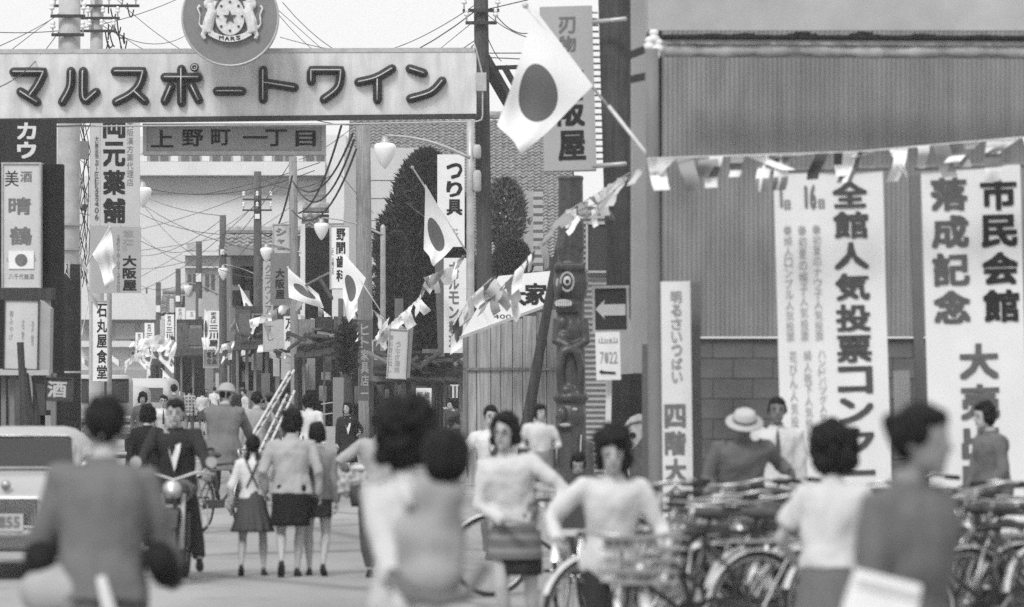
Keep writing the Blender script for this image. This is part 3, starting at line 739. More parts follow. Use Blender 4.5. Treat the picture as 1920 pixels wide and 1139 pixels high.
# ------------------------------------------------------------ hanging signs, right side
sign('dentist_sign', 'white framed vertical dentist sign projecting in front of the bare wooden pole', 'sign', 618, 422, 657, 543, 72.8, SIGNW2,
     [('野間歯科', 639, 427, 530, 17, INK, .03), ('TEL 22-3458', 624, 465, 515, 4, INKG, 0)], frame=METAL, fw=2.5, th=.2)
t = sign('grey_shop_sign', 'grey hanging signboard with three bold dark characters', 'sign', 507, 475, 544, 572, 62, mat('mid grey enamel', .19, .6, .08, 3),
     [('大阪屋', 525, 503, 562, 17, INK, .03)], th=.12)
sign('appliance_sign', 'pale sign with slanting katakana above the grey hanging signboard', 'sign', 511, 420, 543, 492, 60, mat('pale enamel', .45, .5, .1, 4),
     [('シ', 527, 427, 444, 20, INKG, .05), ('ャ', 527, 448, 458, 14, INKG, .05), ('ー', 527, 461, 474, 14, INKG, .05), ('プ', 527, 476, 490, 14, INKG, .05)], th=.2, frame=METAL, fw=2)
sign('brush_script_sign', 'tall pale sign with loose katakana behind the grey hanging signboard', 'sign', 493, 490, 512, 660, 58, mat('pale cloth board', .40, .8, .1, 4), [('クラウンアイスン', 503, 495, 650, 12, INKG, .01)], th=.1)
sign('tackle_sign', 'tall white fishing tackle sign with brushed dark characters beside the lamp pipe', 'sign', 820, 290, 871, 463, 92, SIGNW2,
     [('つり具', 852, 304, 406, 30, INK, .03), ('ヤマ', 853, 428, 446, 12, INKM, 0)], th=.15)
t = sign('grill_sign', 'white vertical grill sign with dark side panel under the tackle sign', 'sign', 832, 484, 874, 662, 93, SIGNW2, [('ホルモン料理', 851, 490, 655, 19, INKG, .02)], th=.5)
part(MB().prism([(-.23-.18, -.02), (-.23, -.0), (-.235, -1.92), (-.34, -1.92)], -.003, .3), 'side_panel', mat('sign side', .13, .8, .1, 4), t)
sign('age_sign', 'small white sign with one brushed character behind the second wooden pole', 'sign', 529, 590, 556, 658, 57, SIGNW2, [('万歳', 543, 596, 642, 16, INK, .02)], th=.1, frame=WOOD_D, fw=2)
sign('blank_board', 'blank pale board behind the slender lamp post', 'board', 571, 582, 612, 652, 58, mat('pale blank board', .42, .8, .06, 3), th=.1)
sign('tilted_paper_sign', 'pale torn edged board with faint writing beside the second wooden pole', 'sign', 494, 600, 530, 655, 59, mat('torn paper', .45, .9, .1, 5), [('すし', 505, 608, 640, 11, INKG, .0)], th=.05, roll=-4)
sign('small_notice_board', 'small pale notice panel low beside the wooden pole', 'notice', 527, 662, 550, 712, 59, mat('notice pale', .40, .9, .1, 5), th=.04)
t = sign('hanging_panel', 'pale hanging panel with faint columns of writing under the bunting', 'sign', 729, 617, 766, 711, 90, mat('faded canvas', .50, .8, .1, 3), [('御料理仕出し', 735, 628, 700, 6, INKM, 0), ('うなぎ蒲焼', 748, 640, 700, 10, INKM, 0)], th=.2, roll=3, frame=METAL, fw=2)
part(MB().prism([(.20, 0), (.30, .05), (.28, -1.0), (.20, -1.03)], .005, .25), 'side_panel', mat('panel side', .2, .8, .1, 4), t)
sign('repair_sign', 'white vertical repair sign with four small characters standing by the shop door', 'sign', 780, 728, 809, 846, 88, SIGNW2,
     [('新調', 787, 734, 763, 10, INKG, .01), ('修理', 801, 734, 763, 10, INKG, .01), ('ア', 795, 780, 800, 22, INK, .04), ('イ', 797, 806, 830, 16, INK, .03), ('ー', 795, 768, 776, 20, INKM, 0)], th=.06)
sign('door_notice', 'narrow pale notice with a dark mark beside the door post', 'notice', 742, 722, 755, 790, 84, mat('notice grey', .42, .8, .08, 4), [('具', 749, 740, 755, 8, INK, .02)], th=.03)
sign('dark_shop_sign', 'dim grey board with dark characters in front of the distant tiled roof', 'sign', 450, 500, 480, 610, 50, mat('dim board', .15, .8, .1, 3), [('家具大阪屋', 465, 508, 606, 14, INK, .02)], th=.1)
# far vertical banners
bg_ = 'white vertical shop banners far down the street'
for _i, (_x, _y, _w, _h, _s, _v) in enumerate(((430, 560, 14, 60, 49, .30), (442, 655, 20, 30, 50, .42), (462, 628, 12, 36, 53, .5), (384, 690, 16, 40, 46, .2), (420, 672, 10, 50, 48, .33), (372, 560, 10, 34, 44, .45), (318, 560, 8, 26, 39, .5), (470, 675, 16, 60, 54, .16), (512, 662, 12, 44, 57, .36), (490, 700, 16, 50, 57, .12), (575, 672, 16, 60, 67, .3), (608, 600, 14, 70, 66, .45), (622, 640, 14, 34, 68, .22), (634, 560, 10, 50, 69, .16), (700, 640, 12, 70, 73, .09), (560, 700, 12, 70, 64, .5), (740, 560, 16, 44, 76, .12), (445, 700, 12, 50, 53, .28), (404, 700, 10, 50, 47, .4), (337, 655, 8, 40, 41, .3), (300, 600, 8, 40, 38, .45), (320, 700, 9, 30, 40, .2), (456, 545, 12, 36, 52, .12))):
    sign('small_street_board', 'small %s board number tag free, hung on the shopfronts %s' % ('pale' if _v > .35 else 'grey' if _v > .18 else 'dark', ['by the third wooden pole', 'left of the third wooden pole', 'above the ladder worker', 'below the rounded hanging sign', 'right of the rounded hanging sign', 'beside the small lamp', 'under the small distant lamp', 'behind the ladders', 'under the torn paper sign', 'behind the ladder tops', 'under the blank board', 'below the dentist sign', 'right of the dentist sign foot', 'between dentist sign and bare pole', 'right of the furniture board', 'between slender post and second pole', 'in front of the cypress foot', 'left of the ladders', 'over the sun helmet', 'left of the eatery board', 'beside the plated far pole', 'below the cursive banner', 'above the torn paper sign'][_i]) if False else ['grey board by the third wooden pole', 'pale board left of the third wooden pole', 'pale narrow board above the ladder worker', 'grey board below the rounded hanging sign', 'narrow grey board right of the rounded sign', 'little pale board beside the small lamp arm', 'tiny pale board under the smallest distant lamp', 'dim board behind the ladder tops', 'pale strip under the torn paper sign', 'dark low board behind the ladders', 'grey panel under the blank pale board', 'pale tall board below the dentist sign', 'small grey board right of the dentist sign foot', 'dark narrow board between dentist sign and bare pole', 'dark tall strip right of the furniture board', 'pale strip between slender post and second pole', 'dark board in front of the cypress foot', 'grey low board left of the ladders', 'pale little board over the sun helmet', 'thin grey board left of the eatery board', 'pale thin board beside the white plated far pole', 'grey little board below the cursive banner', 'dark board above the torn paper sign'][_i], 'board', _x, _y, _x+_w, _y+_h, _s, mat('street board %d' % int(_v*100), _v, .8, .15, 4), th=.08)
WB = mat('banner cloth white', .78, .9, .03, 4)
FARB = [('nearest of the far white banners under the second globe lamp', 389, 583, 412, 653, 47, '家具は三川屋', 17, [(0, 2)]),
        ('white banner for another shop with three bold characters under the small lamp', 349, 583, 370, 656, 43, '大阪屋', 14, []),
        ('tallest far banner with cursive hiragana beside a wooden pole', 329, 577, 347, 640, 41, 'あさひ', 12, []),
        ('far white banner left of the cursive banner', 309, 590, 326, 652, 39, '家具は三川屋', 12, []),
        ('small far white banner left of the pole with the white plate', 271, 606, 289, 655, 36, '家具は三川屋', 12, []),
        ('smaller far white banner beside the far curtains', 254, 624, 268, 665, 35, '家具は三川屋', 10, []),
        ('smallest and farthest white banner in the row', 245, 631, 253, 668, 34, '家具は三川屋', 6, [])]
for lb, x0, y0, x1, y1, s_, tx, tw, _ in FARB:
    h_ = y1-y0; xc = (x0+x1)/2
    if len(tx) == 6: tt = [(tx[:3], xc, y0+2, y0+h_*.34, tw*.62, INKG, .02), (tx[3:], xc, y0+h_*.37, y1-2, tw, INK, .03)]
    elif tx == '大阪屋': tt = [('家具', xc, y0+2, y0+12, 6, INKM, .0), (tx, xc, y0+h_*.30, y1-4, tw, INK, .03)]
    else: tt = [('家具は', xc, y0+1, y0+h_*.36, tw*.6, INKG, .0), (tx, xc, y0+h_*.38, y1-4, tw, INK, .04)]
    sign('shop_banner', lb, 'banner', x0, y0, x1, y1, s_, WB, tt, th=.04, group=bg_)
sign('small_eatery_board', 'narrow pale board hanging below the three character banner', 'sign', 348, 660, 368, 702, 43, mat('narrow board', .45, .8, .1, 4), [('あさひ食堂', 358, 663, 698, 7, INKG, .0)], th=.06, frame=METAL_D, fw=1)
t = sign('rounded_board', 'dark rounded hanging sign with small pale characters below the nearest far banner', 'sign', 381, 655, 412, 690, 46.5, mat('rounded board', .2, .7, .1, 4), [('電化', 392, 660, 684, 8, INK, .03), ('製品', 402, 660, 684, 8, INK, .03)], th=.15, frame=METAL, fw=2)
sign('white_tag_board', 'small white plate with two marks on the dim wall', 'notice', 440, 623, 452, 647, 50, SIGNW2, [('店内', 446, 626, 645, 6, INKG, .02)], th=.04)

# ------------------------------------------------------------ shopfronts on the right side of the street
def shop(label, x0, x1, s, y_eave, posts, back=DARKIN, eave=WOOD_D, slope=0, y_top=None, wall=WOOD_D, lattice=(), lint=None, name='shopfront', out=.9, junk=0):
    t = thing(name, label, 'shop', (P((x0+x1)/2, 712, s).x, F/s, 0)); O = t.location
    W = (x1-x0)/s; z = HC+(712-y_eave)/s
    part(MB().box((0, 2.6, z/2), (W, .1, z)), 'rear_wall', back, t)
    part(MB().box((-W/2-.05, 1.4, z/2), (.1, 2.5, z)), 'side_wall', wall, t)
    if y_top is not None:
        zt = HC+(712-y_top)/s; part(MB().box((0, .35, (z+zt)/2+.02), (W, .15, zt-z)), 'upper_wall', wall, t)
        nn = max(3, int(W/.45))
        for k in range(nn):
            rr_ = random.Random(int(x0)*31+k); gv = rr_.choice([.05, .09, .14, .2, .28, .10]); h1 = (zt-z)*rr_.uniform(.55, 1.12)
            part(MB().box((-W/2+W*(k+.5)/nn, .22-rr_.uniform(0, .03), z+.02+h1/2), (W/nn-.03, .05, h1)), 'wall_panel', mat('upper tone %d' % int(gv*100), gv, .85, .25, 5, kind='wood'), t)
    for px, w in posts:
        part(MB().box(((px-(x0+x1)/2)/s, 0, z/2), (w/s, .12, z)), 'post', WOOD_M, t)
    part(MB().box((0, .02, z+.04), (W, .16, .12)), 'lintel', WOOD_M, t)
    q = Matrix.Rotation(R(18), 3, 'X') @ Matrix.Rotation(R(slope), 3, 'Y')
    ev = thing if False else None
    n = max(3, int(W/.24)); rnd = random.Random(int(x0))
    for k in range(n):
        xx = -W/2+W*(k+.5)/n; zz = z+.18-math.tan(R(slope))*xx+rnd.gauss(0, .015)
        part(MB().box((xx, -out/2+.1, zz), (W/n*.96, out, .03), q), 'eave_board', eave, t)
    for a_, b__, st in lattice:
        k = a_
        while k < b__:
            part(MB().box(((k-(x0+x1)/2)/s, .15, z*.48), (.035, .04, z*.9)), 'slat', WOOD_M, t); k += st
    for k in range(int(W*7)):
        xx = rnd.uniform(-W/2, W/2); zc = rnd.choice([rnd.uniform(.4, 1.4), rnd.uniform(1.2, z-.2)]); gv = rnd.choice([.05, .12, .22, .4, .6, .15])
        part(MB().box((xx, rnd.uniform(.3, 2.2), zc), (rnd.uniform(.08, .5), .06, rnd.uniform(.15, .8))), 'display_panel', mat('display tone %d' % int(gv*100), gv, .8, .25, 7), t)
    if y_top is not None:
        for k in range(int(W*1.6)):
            xx = rnd.uniform(-W/2+.3, W/2-.3); zt = HC+(712-y_top)/s
            zc = (z+zt)/2+rnd.uniform(-.1, .15); hh = .9* (zt-z)*rnd.uniform(.35, .8)
            part(MB().box((xx, .17, zc), (rnd.uniform(.25, .8), .08, hh)), rnd.choice(['shutter', 'window', 'upper_panel']), rnd.choice([DARKIN, mat('display tone 22', .22), mat('display tone 12', .12), DARKIN, mat('display tone 40', .4)]), t)
    for k in range(junk):
        xx = rnd.uniform(-W/2, W/2); part(MB().box((xx, -out/2+rnd.uniform(-.3, .3), z+.32+rnd.uniform(0, .25)), (rnd.uniform(.3, .9), .25, .03), Matrix.Rotation(rnd.uniform(-.7, .7), 3, 'Y') @ Matrix.Rotation(.3, 3, 'X')), 'loose_board', rnd.choice([WOOD_D, WOOD_M, WOOD_D]), t)
    return t
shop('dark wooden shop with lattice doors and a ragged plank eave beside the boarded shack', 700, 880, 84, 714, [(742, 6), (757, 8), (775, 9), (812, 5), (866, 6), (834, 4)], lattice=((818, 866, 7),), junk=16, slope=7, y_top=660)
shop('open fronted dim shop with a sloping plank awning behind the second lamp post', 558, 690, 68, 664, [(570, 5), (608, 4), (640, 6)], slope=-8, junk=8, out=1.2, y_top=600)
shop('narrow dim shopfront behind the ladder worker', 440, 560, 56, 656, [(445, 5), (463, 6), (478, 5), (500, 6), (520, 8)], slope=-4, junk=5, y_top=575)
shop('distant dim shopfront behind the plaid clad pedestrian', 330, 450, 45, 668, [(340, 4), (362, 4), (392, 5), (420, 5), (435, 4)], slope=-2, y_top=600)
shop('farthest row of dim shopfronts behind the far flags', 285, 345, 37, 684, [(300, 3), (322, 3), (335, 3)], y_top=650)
t = thing('two_storey_shop', 'two storey shop with wavy tiled upper wall behind the second and third poles', 'shop', (P(450, 712, 49).x, F/49, 0))
part(wbox(432, 475, 552, 665, 50, 4), 'wall', mat('brown mortar', .16, .9, .12, .8), t, True)
part(wbox(428, 462, 556, 480, 50, 1, .6), 'cornice', mat('cornice dull', .24, .9, .1, 1), t, True)
for yy in (505, 545): part(wbox(436, yy, 452, yy+28, 50, .1, .08), 'window', DARKIN, t, True)
tiled_roof('small_tiled_roof', 'small distant tiled roof between the second and third wooden poles', 420, 560, 436, 476, 49, pitch=35, m=TILE2, cap=0, tw=.3, tl=.25)
tiled_roof('tiled_awning', 'strip of wavy tiles hanging beside the dim grey board', 439, 460, 505, 602, 49, pitch=60, m=TILE2, cap=0, ridge=False)
tiled_roof('hip_roof', 'dark low tiled roof far down the street beyond the plated poles', 300, 345, 550, 588, 38, pitch=35, m=TILE, cap=0)
tiled_roof('eave_roof', 'tiled eave with white round end caps beside the dentist sign', 565, 614, 395, 430, 64, pitch=32, m=TILE, cap=0)
for k in range(4):
    pass
t = thing('corniced_building', 'pale narrow stucco building with stepped cornices far down the street', 'building', (P(378, 712, 42).x, F/42, 0))
FS = mat('far stucco', .40, .9, .08, .6)
part(wbox(347, 470, 412, 640, 42, 4), 'wall', FS, t, True); part(wbox(343, 474, 414, 480, 42, .6, .5), 'cornice', PALEWALL, t, True)
part(wbox(350, 457, 372, 471, 42, 2), 'parapet', FS, t, True); part(wbox(345, 500, 414, 503, 42, .4, .3), 'string_course', PALEWALL, t, True)
for xx in (352, 362, 385, 396): part(wbox(xx, 515, xx+6, 545, 42, .1, .07), 'window', FD, t, True)
part(wbox(410, 460, 440, 640, 45, 3), 'side_wing', mat('side wing', .2, .9, .1, .6), t, True)
t = thing('dark_gable_house', 'dark upper storey with white corner post left of the dentist sign', 'house', (P(590, 712, 66).x, F/66+.8, 0))
part(wbox(572, 428, 618, 600, 64.5, 1.5), 'upper_wall', DARKIN, t, True); part(wbox(565, 420, 572, 560, 65, .2, 0), 'corner_post', PALEWALL, t, True)
part(MB().bar(P(574, 535, 66), P(617, 512, 70), .06), 'bracket', WOOD_M, t, True); part(MB().bar(P(598, 520, 66), P(622, 560, 70), .08), 'bracket', WOOD_D, t, True)
t = sign('grey_crate_stand', 'tall grey blank board standing in front of the dim shop behind the suited woman', 'board', 624, 708, 656, 800, 74, mat('grey board', .22, .9, .05, 4), th=.3)
b = MB()
# bamboo rails beneath the dark shop window
for yy in (758, 778): solo(MB().bar(P(602, yy, 70), P(630, yy-4, 70), .03), 'guard_rail', METAL, 'thin pale rail across the dim shop opening', 'rail', 'rails across the dim shop')
sign('bicycle_stand_board', 'pale low panel behind the suited woman beside the shop', 'board', 600, 800, 634, 850, 74, mat('low panel', .38, .9, .1, 4), th=.1)

# ------------------------------------------------------------ boarded shack, its white sign, totem pole, corrugated siding
t = thing('boarded_shack', 'shack of pale vertical planks with a slanting top beside the totem pole', 'shack', (P(955, 712, 112).x, F/112, 0)); O = t.location
rnd = random.Random(3); x = 868.
k = 0
while x < 1046:
    w = rnd.choice([22, 26, 24, 19]); yt = 622-(x-868)*.26; zt = HC+(712-yt)/112
    mm = WOOD_L if x < 940 else mat('dim plank', .30, .85, .12, 3, kind='wood', bump=.2) if x < 1000 else mat('dark plank', .19, .85, .12, 3, kind='wood', bump=.2)
    part(MB().box(((x+w/2)/112-CX/112-O.x, rnd.uniform(-.01, .01), (zt+.05)/2), (w/112-.012, .03, zt-.05)), 'plank', mm, t); x += w; k += 1
part(wbox(868, 690, 1046, 695, 112, .04, .06), 'batten', WOOD_M, t, True)
part(wbox(870, 626, 1046, 890, 112, .05, -.06), 'backing', WOOD_D, t, True)
part(wbox(868, 626, 876, 890, 112, .1, .06), 'corner_post', WOOD_M, t, True)
t = thing('house_sign', 'white slanting board with bold dark characters above the boarded shack', 'sign', P(950, 640, 114)); O = t.location
pl = [P(862, 634, 114)-O, P(1034, 570, 114)-O, P(1036, 508, 114)-O, P(935, 518, 114)-O, P(902, 566, 114)-O]
part(MB().prism([(p.x, p.z) for p in pl], 0, .08), 'panel', SIGNW2, t)
part(MB().bar(pl[0]-Vector((0, .02, 0)), pl[1]-Vector((0, .02, 0)), .05), 'edge_rail', METAL, t)
lt = MB(); 
def LX(px): return (px-950)/114
def LZ(py): return (640-py)/114
letters(lt, '木', LX(965), LZ(535), LZ(581), 44/114, -.006, .03); letters(lt, '家', LX(1005), LZ(528), LZ(575), 42/114, -.006, .03)
letters(lt, '400', LX(942), LZ(590), LZ(598), 34/114, -.006, 0, True)
part(lt, 'lettering', INK, t)
solo(MB().tube([P(1062, 400, 128), P(1045, 480, 128), P(1030, 560, 128), P(985, 810, 128), P(978, 900, 128)], [.05, .06, .07, .09, .09], 10), 'leaning_pole', WOOD_D, 'long dark leaning pole propped between the shack and the totem pole', 'pole', smooth=True)
# totem
ts = 132.; t = thing('totem_pole', 'tall dark carved totem pole with a wide eyed face and bared teeth', 'totem pole', (P(1070, 712, ts).x, F/ts, 0))
TZ = lambda py: HC+(712-py)/ts; TX = lambda px: (px-1070)/ts
TOT = mat('carved dark timber', .042, .42, .35, 8, bump=.4, spec=.5); TOL = mat('totem pale paint', .32, .6, .3, 12); TOP_ = mat('totem paint white', .5, .6, .2, 12)
b = MB()
b.tube([(0, 0, 0), (0, 0, TZ(330))], [.27, .2], 14)
b.lathe([(.2, TZ(330)), (.22, TZ(335)), (.14, TZ(345))][::-1], (0, 0, 0), 14)
b.sphere((0, -.02, TZ(530)), (.29, .26, .42)); b.box((-.02, -.12, TZ(502)), (.5, .3, .10)); b.box((-.06, -.2, TZ(577)), (.36, .18, .16))
b.sphere((-.17, -.23, TZ(540)), (.06, .1, .14))
b.sphere((.0, -.05, TZ(620)), (.26, .22, .28)); b.tube([(-.2, -.16, TZ(598)), (-.24, -.2, TZ(640)), (-.02, -.28, TZ(650))], [.09, .08, .07], 8); b.tube([(.2, -.16, TZ(598)), (.24, -.2, TZ(640)), (.02, -.28, TZ(655))], [.09, .08, .07], 8)
b.sphere((-.13, -.2, TZ(605)), (.09, .09, .1)); b.sphere((-.12, -.22, TZ(632)), (.1, .08, .08))
b.tube([(-.14, -.18, TZ(738)), (-.18, -.26, TZ(690)), (-.12, -.28, TZ(660)), (0, -.28, TZ(655)), (.1, -.28, TZ(662)), (.16, -.26, TZ(690)), (.14, -.18, TZ(738))], .075, 8)
b.sphere((0, -.05, TZ(745)), (.30, .27, .13)); b.sphere((-.05, -.2, TZ(732)), (.13, .1, .08)); b.sphere((0, -.04, TZ(780)), (.26, .25, .28))
b.sphere((-.13, -.28, TZ(778)), (.06, .09, .11)); b.sphere((-.1, -.24, TZ(799)), (.15, .08, .06))
b.sphere((0, 0, TZ(835)), (.33, .22, .16)); b.tube([(-.27, -.05, TZ(830)), (-.3, -.12, TZ(900))], .09, 8); b.tube([(.27, -.05, TZ(830)), (.3, -.12, TZ(900))], .09, 8)
b.tube([(-.05, -.05, TZ(430)), (-.12, -.1, TZ(470)), (-.1, -.15, TZ(495))], [.16, .12, .05], 8); b.tube([(.1, -.05, TZ(420)), (.14, -.1, TZ(470))], [.12, .08], 8)
part(remeshed(b, .02, 2), 'carved_shaft', TOT, t, smooth=True)
def ringp(c, r, n=14, sq=1.): return [Vector(c)+Vector((r*math.cos(6.283*k/n), 0, r*sq*math.sin(6.283*k/n))) for k in range(n)]
part(MB().tube(ringp((TX(1062), -.29, TZ(530)), .105, sq=1.25), .022, 6, closed=True), 'eye_ring', TOL, t, smooth=True)
part(MB().sphere((TX(1062), -.27, TZ(528)), (.07, .04, .075)), 'eye', TOP_, t, smooth=True); part(MB().sphere((TX(1062), -.305, TZ(529)), (.03, .02, .03)), 'pupil', INK, t, smooth=True)
part(MB().sphere((TX(1042), -.25, TZ(532)), (.035, .04, .07)), 'eye', TOL, t, smooth=True)
part(MB().sphere((TX(1054), -.3, TZ(570)), (.15, .05, .06)), 'lips', TOL, t, smooth=True)
tm = MB()
for k in range(7): tm.box((TX(1054)-.11+.037*k, -.345, TZ(570)), (.03, .03, .07))
part(tm, 'teeth', TOP_, t)
part(MB().sphere((TX(1078), -.26, TZ(768)), (.05, .03, .03)), 'eye', TOL, t, smooth=True); part(MB().sphere((TX(1050), -.26, TZ(770)), (.04, .03, .03)), 'eye', TOL, t, smooth=True)
part(MB().sphere((TX(1058), -.31, TZ(797)), (.09, .03, .03)), 'mouth', TOL, t, smooth=True)
for xx in (1042, 1092): part(MB().tube([(TX(xx), -.24, TZ(815)), (TX(xx)-.02, -.26, TZ(860))], .015, 6), 'strap', TOL, t, smooth=True)
t.scale = (.88, .92, 1)
# ridged siding
t = thing('ridged_building', 'narrow wall of horizontally ridged grey metal siding behind the totem pole', 'building', (P(1112, 712, 126).x, F/126, 0)); O = t.location
RID = mat('ridged siding', .30, .55, .1, 3)
zz = HC+(712-388)/126; b = MB(); rows = []; nrow = int(zz/.082)
pan = 0; z0 = 0
while z0 < zz:
    rows = []; z1 = min(zz, z0+.9); n_ = int((z1-z0)/.0136)+1
    for k in range(n_+1):
        z_ = z0+(z1-z0)*k/n_; yy = -.022*math.cos(z_/.082*6.283)
        rows.append([(-.27, yy, z_), (.42, yy, z_)])
    b = MB().loft(rows, cap=False, closed=False); part(b, 'siding_sheet', RID, t, smooth=True); z0 = z1
part(MB().box((.07, .3, zz/2), (.69, .5, zz)), 'wall_core', DARKIN, t)
part(MB().box((TX(1125)*ts/126-.31, -.06, HC+(712-465)/126), (.45, .05, .74)), 'window', GLASS, t)
fr = MB(); wx = TX(1125)*ts/126-.31; wz = HC+(712-465)/126
for a_, b__ in (((-.22, .36), (.22, .36)), ((-.22, -.36), (.22, -.36)), ((-.22, -.36), (-.22, .36)), ((.22, -.36), (.22, .36))):
    fr.bar((wx+a_[0], -.1, wz+a_[1]), (wx+b__[0], -.1, wz+b__[1]), .035)
part(fr, 'window_frame', METAL, t)
# dark post and dark boarding
t = thing('dark_post', 'broad black tarred post beside the tall grey projecting sign', 'post', (P(1158, 712, 150).x, F/150, 0))
part(MB().tube([(P(1165, 712, 150).x-t.location.x+.15, 0, 0), (P(1152, 0, 150).x-t.location.x, 0, HC+780/150)], [.25, .215], 16), 'shaft', mat('tarred timber', .045, .7, .25, 3, kind='wood'), t, smooth=True)
for yy in (42, 312): part(MB().tube([P(1112, yy, 151)-Vector(t.location), P(1172, yy-2, 151)-Vector(t.location)-Vector((0, .3, 0))], .03, 8), 'bracket', METAL, t, smooth=True)
t = thing('dark_shed', 'dark shed front behind the arrow sign and the steel pole', 'shed', (P(1185, 712, 146).x, F/146, 0))
part(wbox(1140, 330, 1250, 890, 146, .3), 'wall', mat('dark shed boards', .035, .9, .2, 3, kind='wood'), t, True)  # near-black boards, with a lighter panel low down
part(wbox(1140, 765, 1250, 930, 146, .1, .1), 'lower_panel', mat('dull panel', .13, .9, .2, 3), t, True)
sign('tall_projecting_sign', 'tall grey projecting sign with blade shop characters partly behind the big flag', 'sign', 1012, 12, 1110, 320, 150, mat('grey sign sheet', .36, .6, .05, 3),
     [('刃物', 1062, 30, 100, 32, INKG, .02), ('大阪屋', 1065, 112, 306, 52, INK, .03)], th=.35, roll=-1.6)
sg = thing('sign_lamps', 'column of small ribs along the right edge of the tall grey sign', 'sign trim', P(1112, 20, 149.))
for k in range(24): part(MB().tube([(-.04+.012*k*.3, -.03, -.08*k-.03), (.06+.012*k*.3, -.03, -.08*k-.03)], .014, 6), 'rib', METAL, sg)
sign('arrow_sign', 'dark framed square sign with a pale left pointing arrow', 'sign', 1110, 536, 1179, 624, 165, mat('arrow board black', .05, .5, .1, 3), [], th=.06, frame=METAL, fw=5, roll=-1)
_a = bpy.context.scene.objects['arrow_sign']
X = lambda px: (px-1144.5)/165; Z = lambda py: -(py-536)/165
part(MB().prism([(X(1115), Z(580)), (X(1134), Z(562)), (X(1131), Z(571)), (X(1172), Z(571)), (X(1172), Z(592)), (X(1131), Z(592)), (X(1134), Z(599))], -.012, -.004), 'arrow', mat('arrow pale', .55, .6, .05, 4), _a)
t = sign('direction_notice', 'white notice with small faded marks and a thin black arrow below the arrow sign', 'sign', 1116, 623, 1162, 713, 168, SIGNW2, [('山', 1128, 632, 645, 12, INKG, .0), ('日', 1140, 636, 645, 8, INKM, 0), ('山', 1151, 632, 645, 12, INKG, 0), ('7.22', 1140, 660, 682, 34, INKM, .0, True)], th=.03, roll=-1.5)
X = lambda px: (px-1139)/168; Z = lambda py: -(py-623)/168
part(MB().prism([(X(1121), Z(697)), (X(1127), Z(693)), (X(1127), Z(696)), (X(1152), Z(698)), (X(1152), Z(702)), (X(1127), Z(700)), (X(1127), Z(702))], -.012, -.004), 'arrow', INK, t)
solo(MB().bar(P(1142, 712, 167), P(1137, 940, 167), .18, .06), 'white_post', mat('white painted post', .62, .7, .06, 3), 'white painted board post under the direction notice', 'post')
sign('pale_backboard', 'pale grey board leaning behind the direction notice', 'board', 1150, 600, 1182, 702, 155, mat('grey backboard', .30, .8, .1, 4), th=.04, roll=-3)
# striped poster figure: painted plywood cut-out mostly behind the steel pole
t = thing('painted_cutout', 'painted pale dome shaped cut-out board half behind the steel pole', 'cut-out board', P(1192, 776, 170))
X = lambda px: (px-1192)/170; Z = lambda py: -(py-776)/170
part(MB().prism([(X(1166), Z(832)), (X(1168), Z(800)), (X(1182), Z(783)), (X(1198), Z(776)), (X(1216), Z(780)), (X(1226), Z(800)), (X(1224), Z(900)), (X(1182), Z(905)), (X(1170), Z(860))], 0, .03), 'board', mat('cutout pale', .42, .8, .35, 9), t)
part(MB().tube([(X(1168), -.01, Z(808)), (X(1182), -.01, Z(794)), (X(1200), -.01, Z(790)), (X(1216), -.01, Z(800))], .012, 6), 'painted_band', INKG, t)
part(MB().prism([(X(1186), Z(845)), (X(1205), Z(820)), (X(1222), Z(826)), (X(1222), Z(905)), (X(1178), Z(905))], -.01, -.003), 'painted_shadow', mat('cutout dark', .10, .8, .3, 9), t)
part(MB().sphere((X(1187), -.01, Z(816)), (.03, .012, .03)), 'painted_spot', INK, t)

# ------------------------------------------------------------ big corrugated building on the right
ws = 190.; t = thing('corrugated_building', 'big building with a corrugated metal wall above concrete blocks on the right', 'building', (P(1600, 712, ws).x, F/ws, 0)); O = Vector(t.location)
W = lambda px, py: P(px, py, ws)-O
part(MB().box((W(1680, 0).x, .25, (W(0, 630).z+W(0, 64).z)/2), (4.8, .3, W(0, 64).z-W(0, 630).z)), 'wall_core', DARKIN, t)
COR = mat('corrugated sheet grey', .24, .5, .12, .9, kind='stain')
x = 1241.; per = 8.9
while x < 2150:
    cols = []; xe = x+per*13
    for k in range(int(13*8)+1):
        px = x+per*k/8; q = W(px, 0).x; cols.append([(q, -.009*math.cos(6.283*k/8)+.0, W(0, 632).z), (q, -.009*math.cos(6.283*k/8), W(0, 58).z)])
    part(MB().loft(cols, cap=False, closed=False), 'corrugated_sheet', COR, t, smooth=True); x = xe-per
STU = mat('stained upper stucco', .30, .9, .16, 1.1, kind='stain')
part(MB().box((W(1690, 0).x, .5, W(0, 10).z+.3), (5., 1.0, 1.1)), 'upper_wall', mat('upper mortar', .38, .9, .2, 1.0), t)
BLK = mat('concrete block', .13, .9, .2, 3, bump=.3)
bm_ = MB().box((0, .1, 0), (.39, .2, .194)).mesh('block'); bm_.materials.append(BLK)
zt = W(0, 634).z; r_ = 0
while zt > .1:
    for k in range(13):
        xx = W(1300, 0).x+.395*k+(.2 if r_ % 2 else 0); inst(bm_, 'block', t, (xx, .065+random.uniform(-.006, .006), zt-.1))
    zt -= .2; r_ += 1
part(MB().box((W(1700, 0).x, .26, W(0, 634).z/2), (5.2, .2, W(0, 634).z-.12)), 'mortar_bed', mat('mortar bed', .115, .9, .1, 5), t)
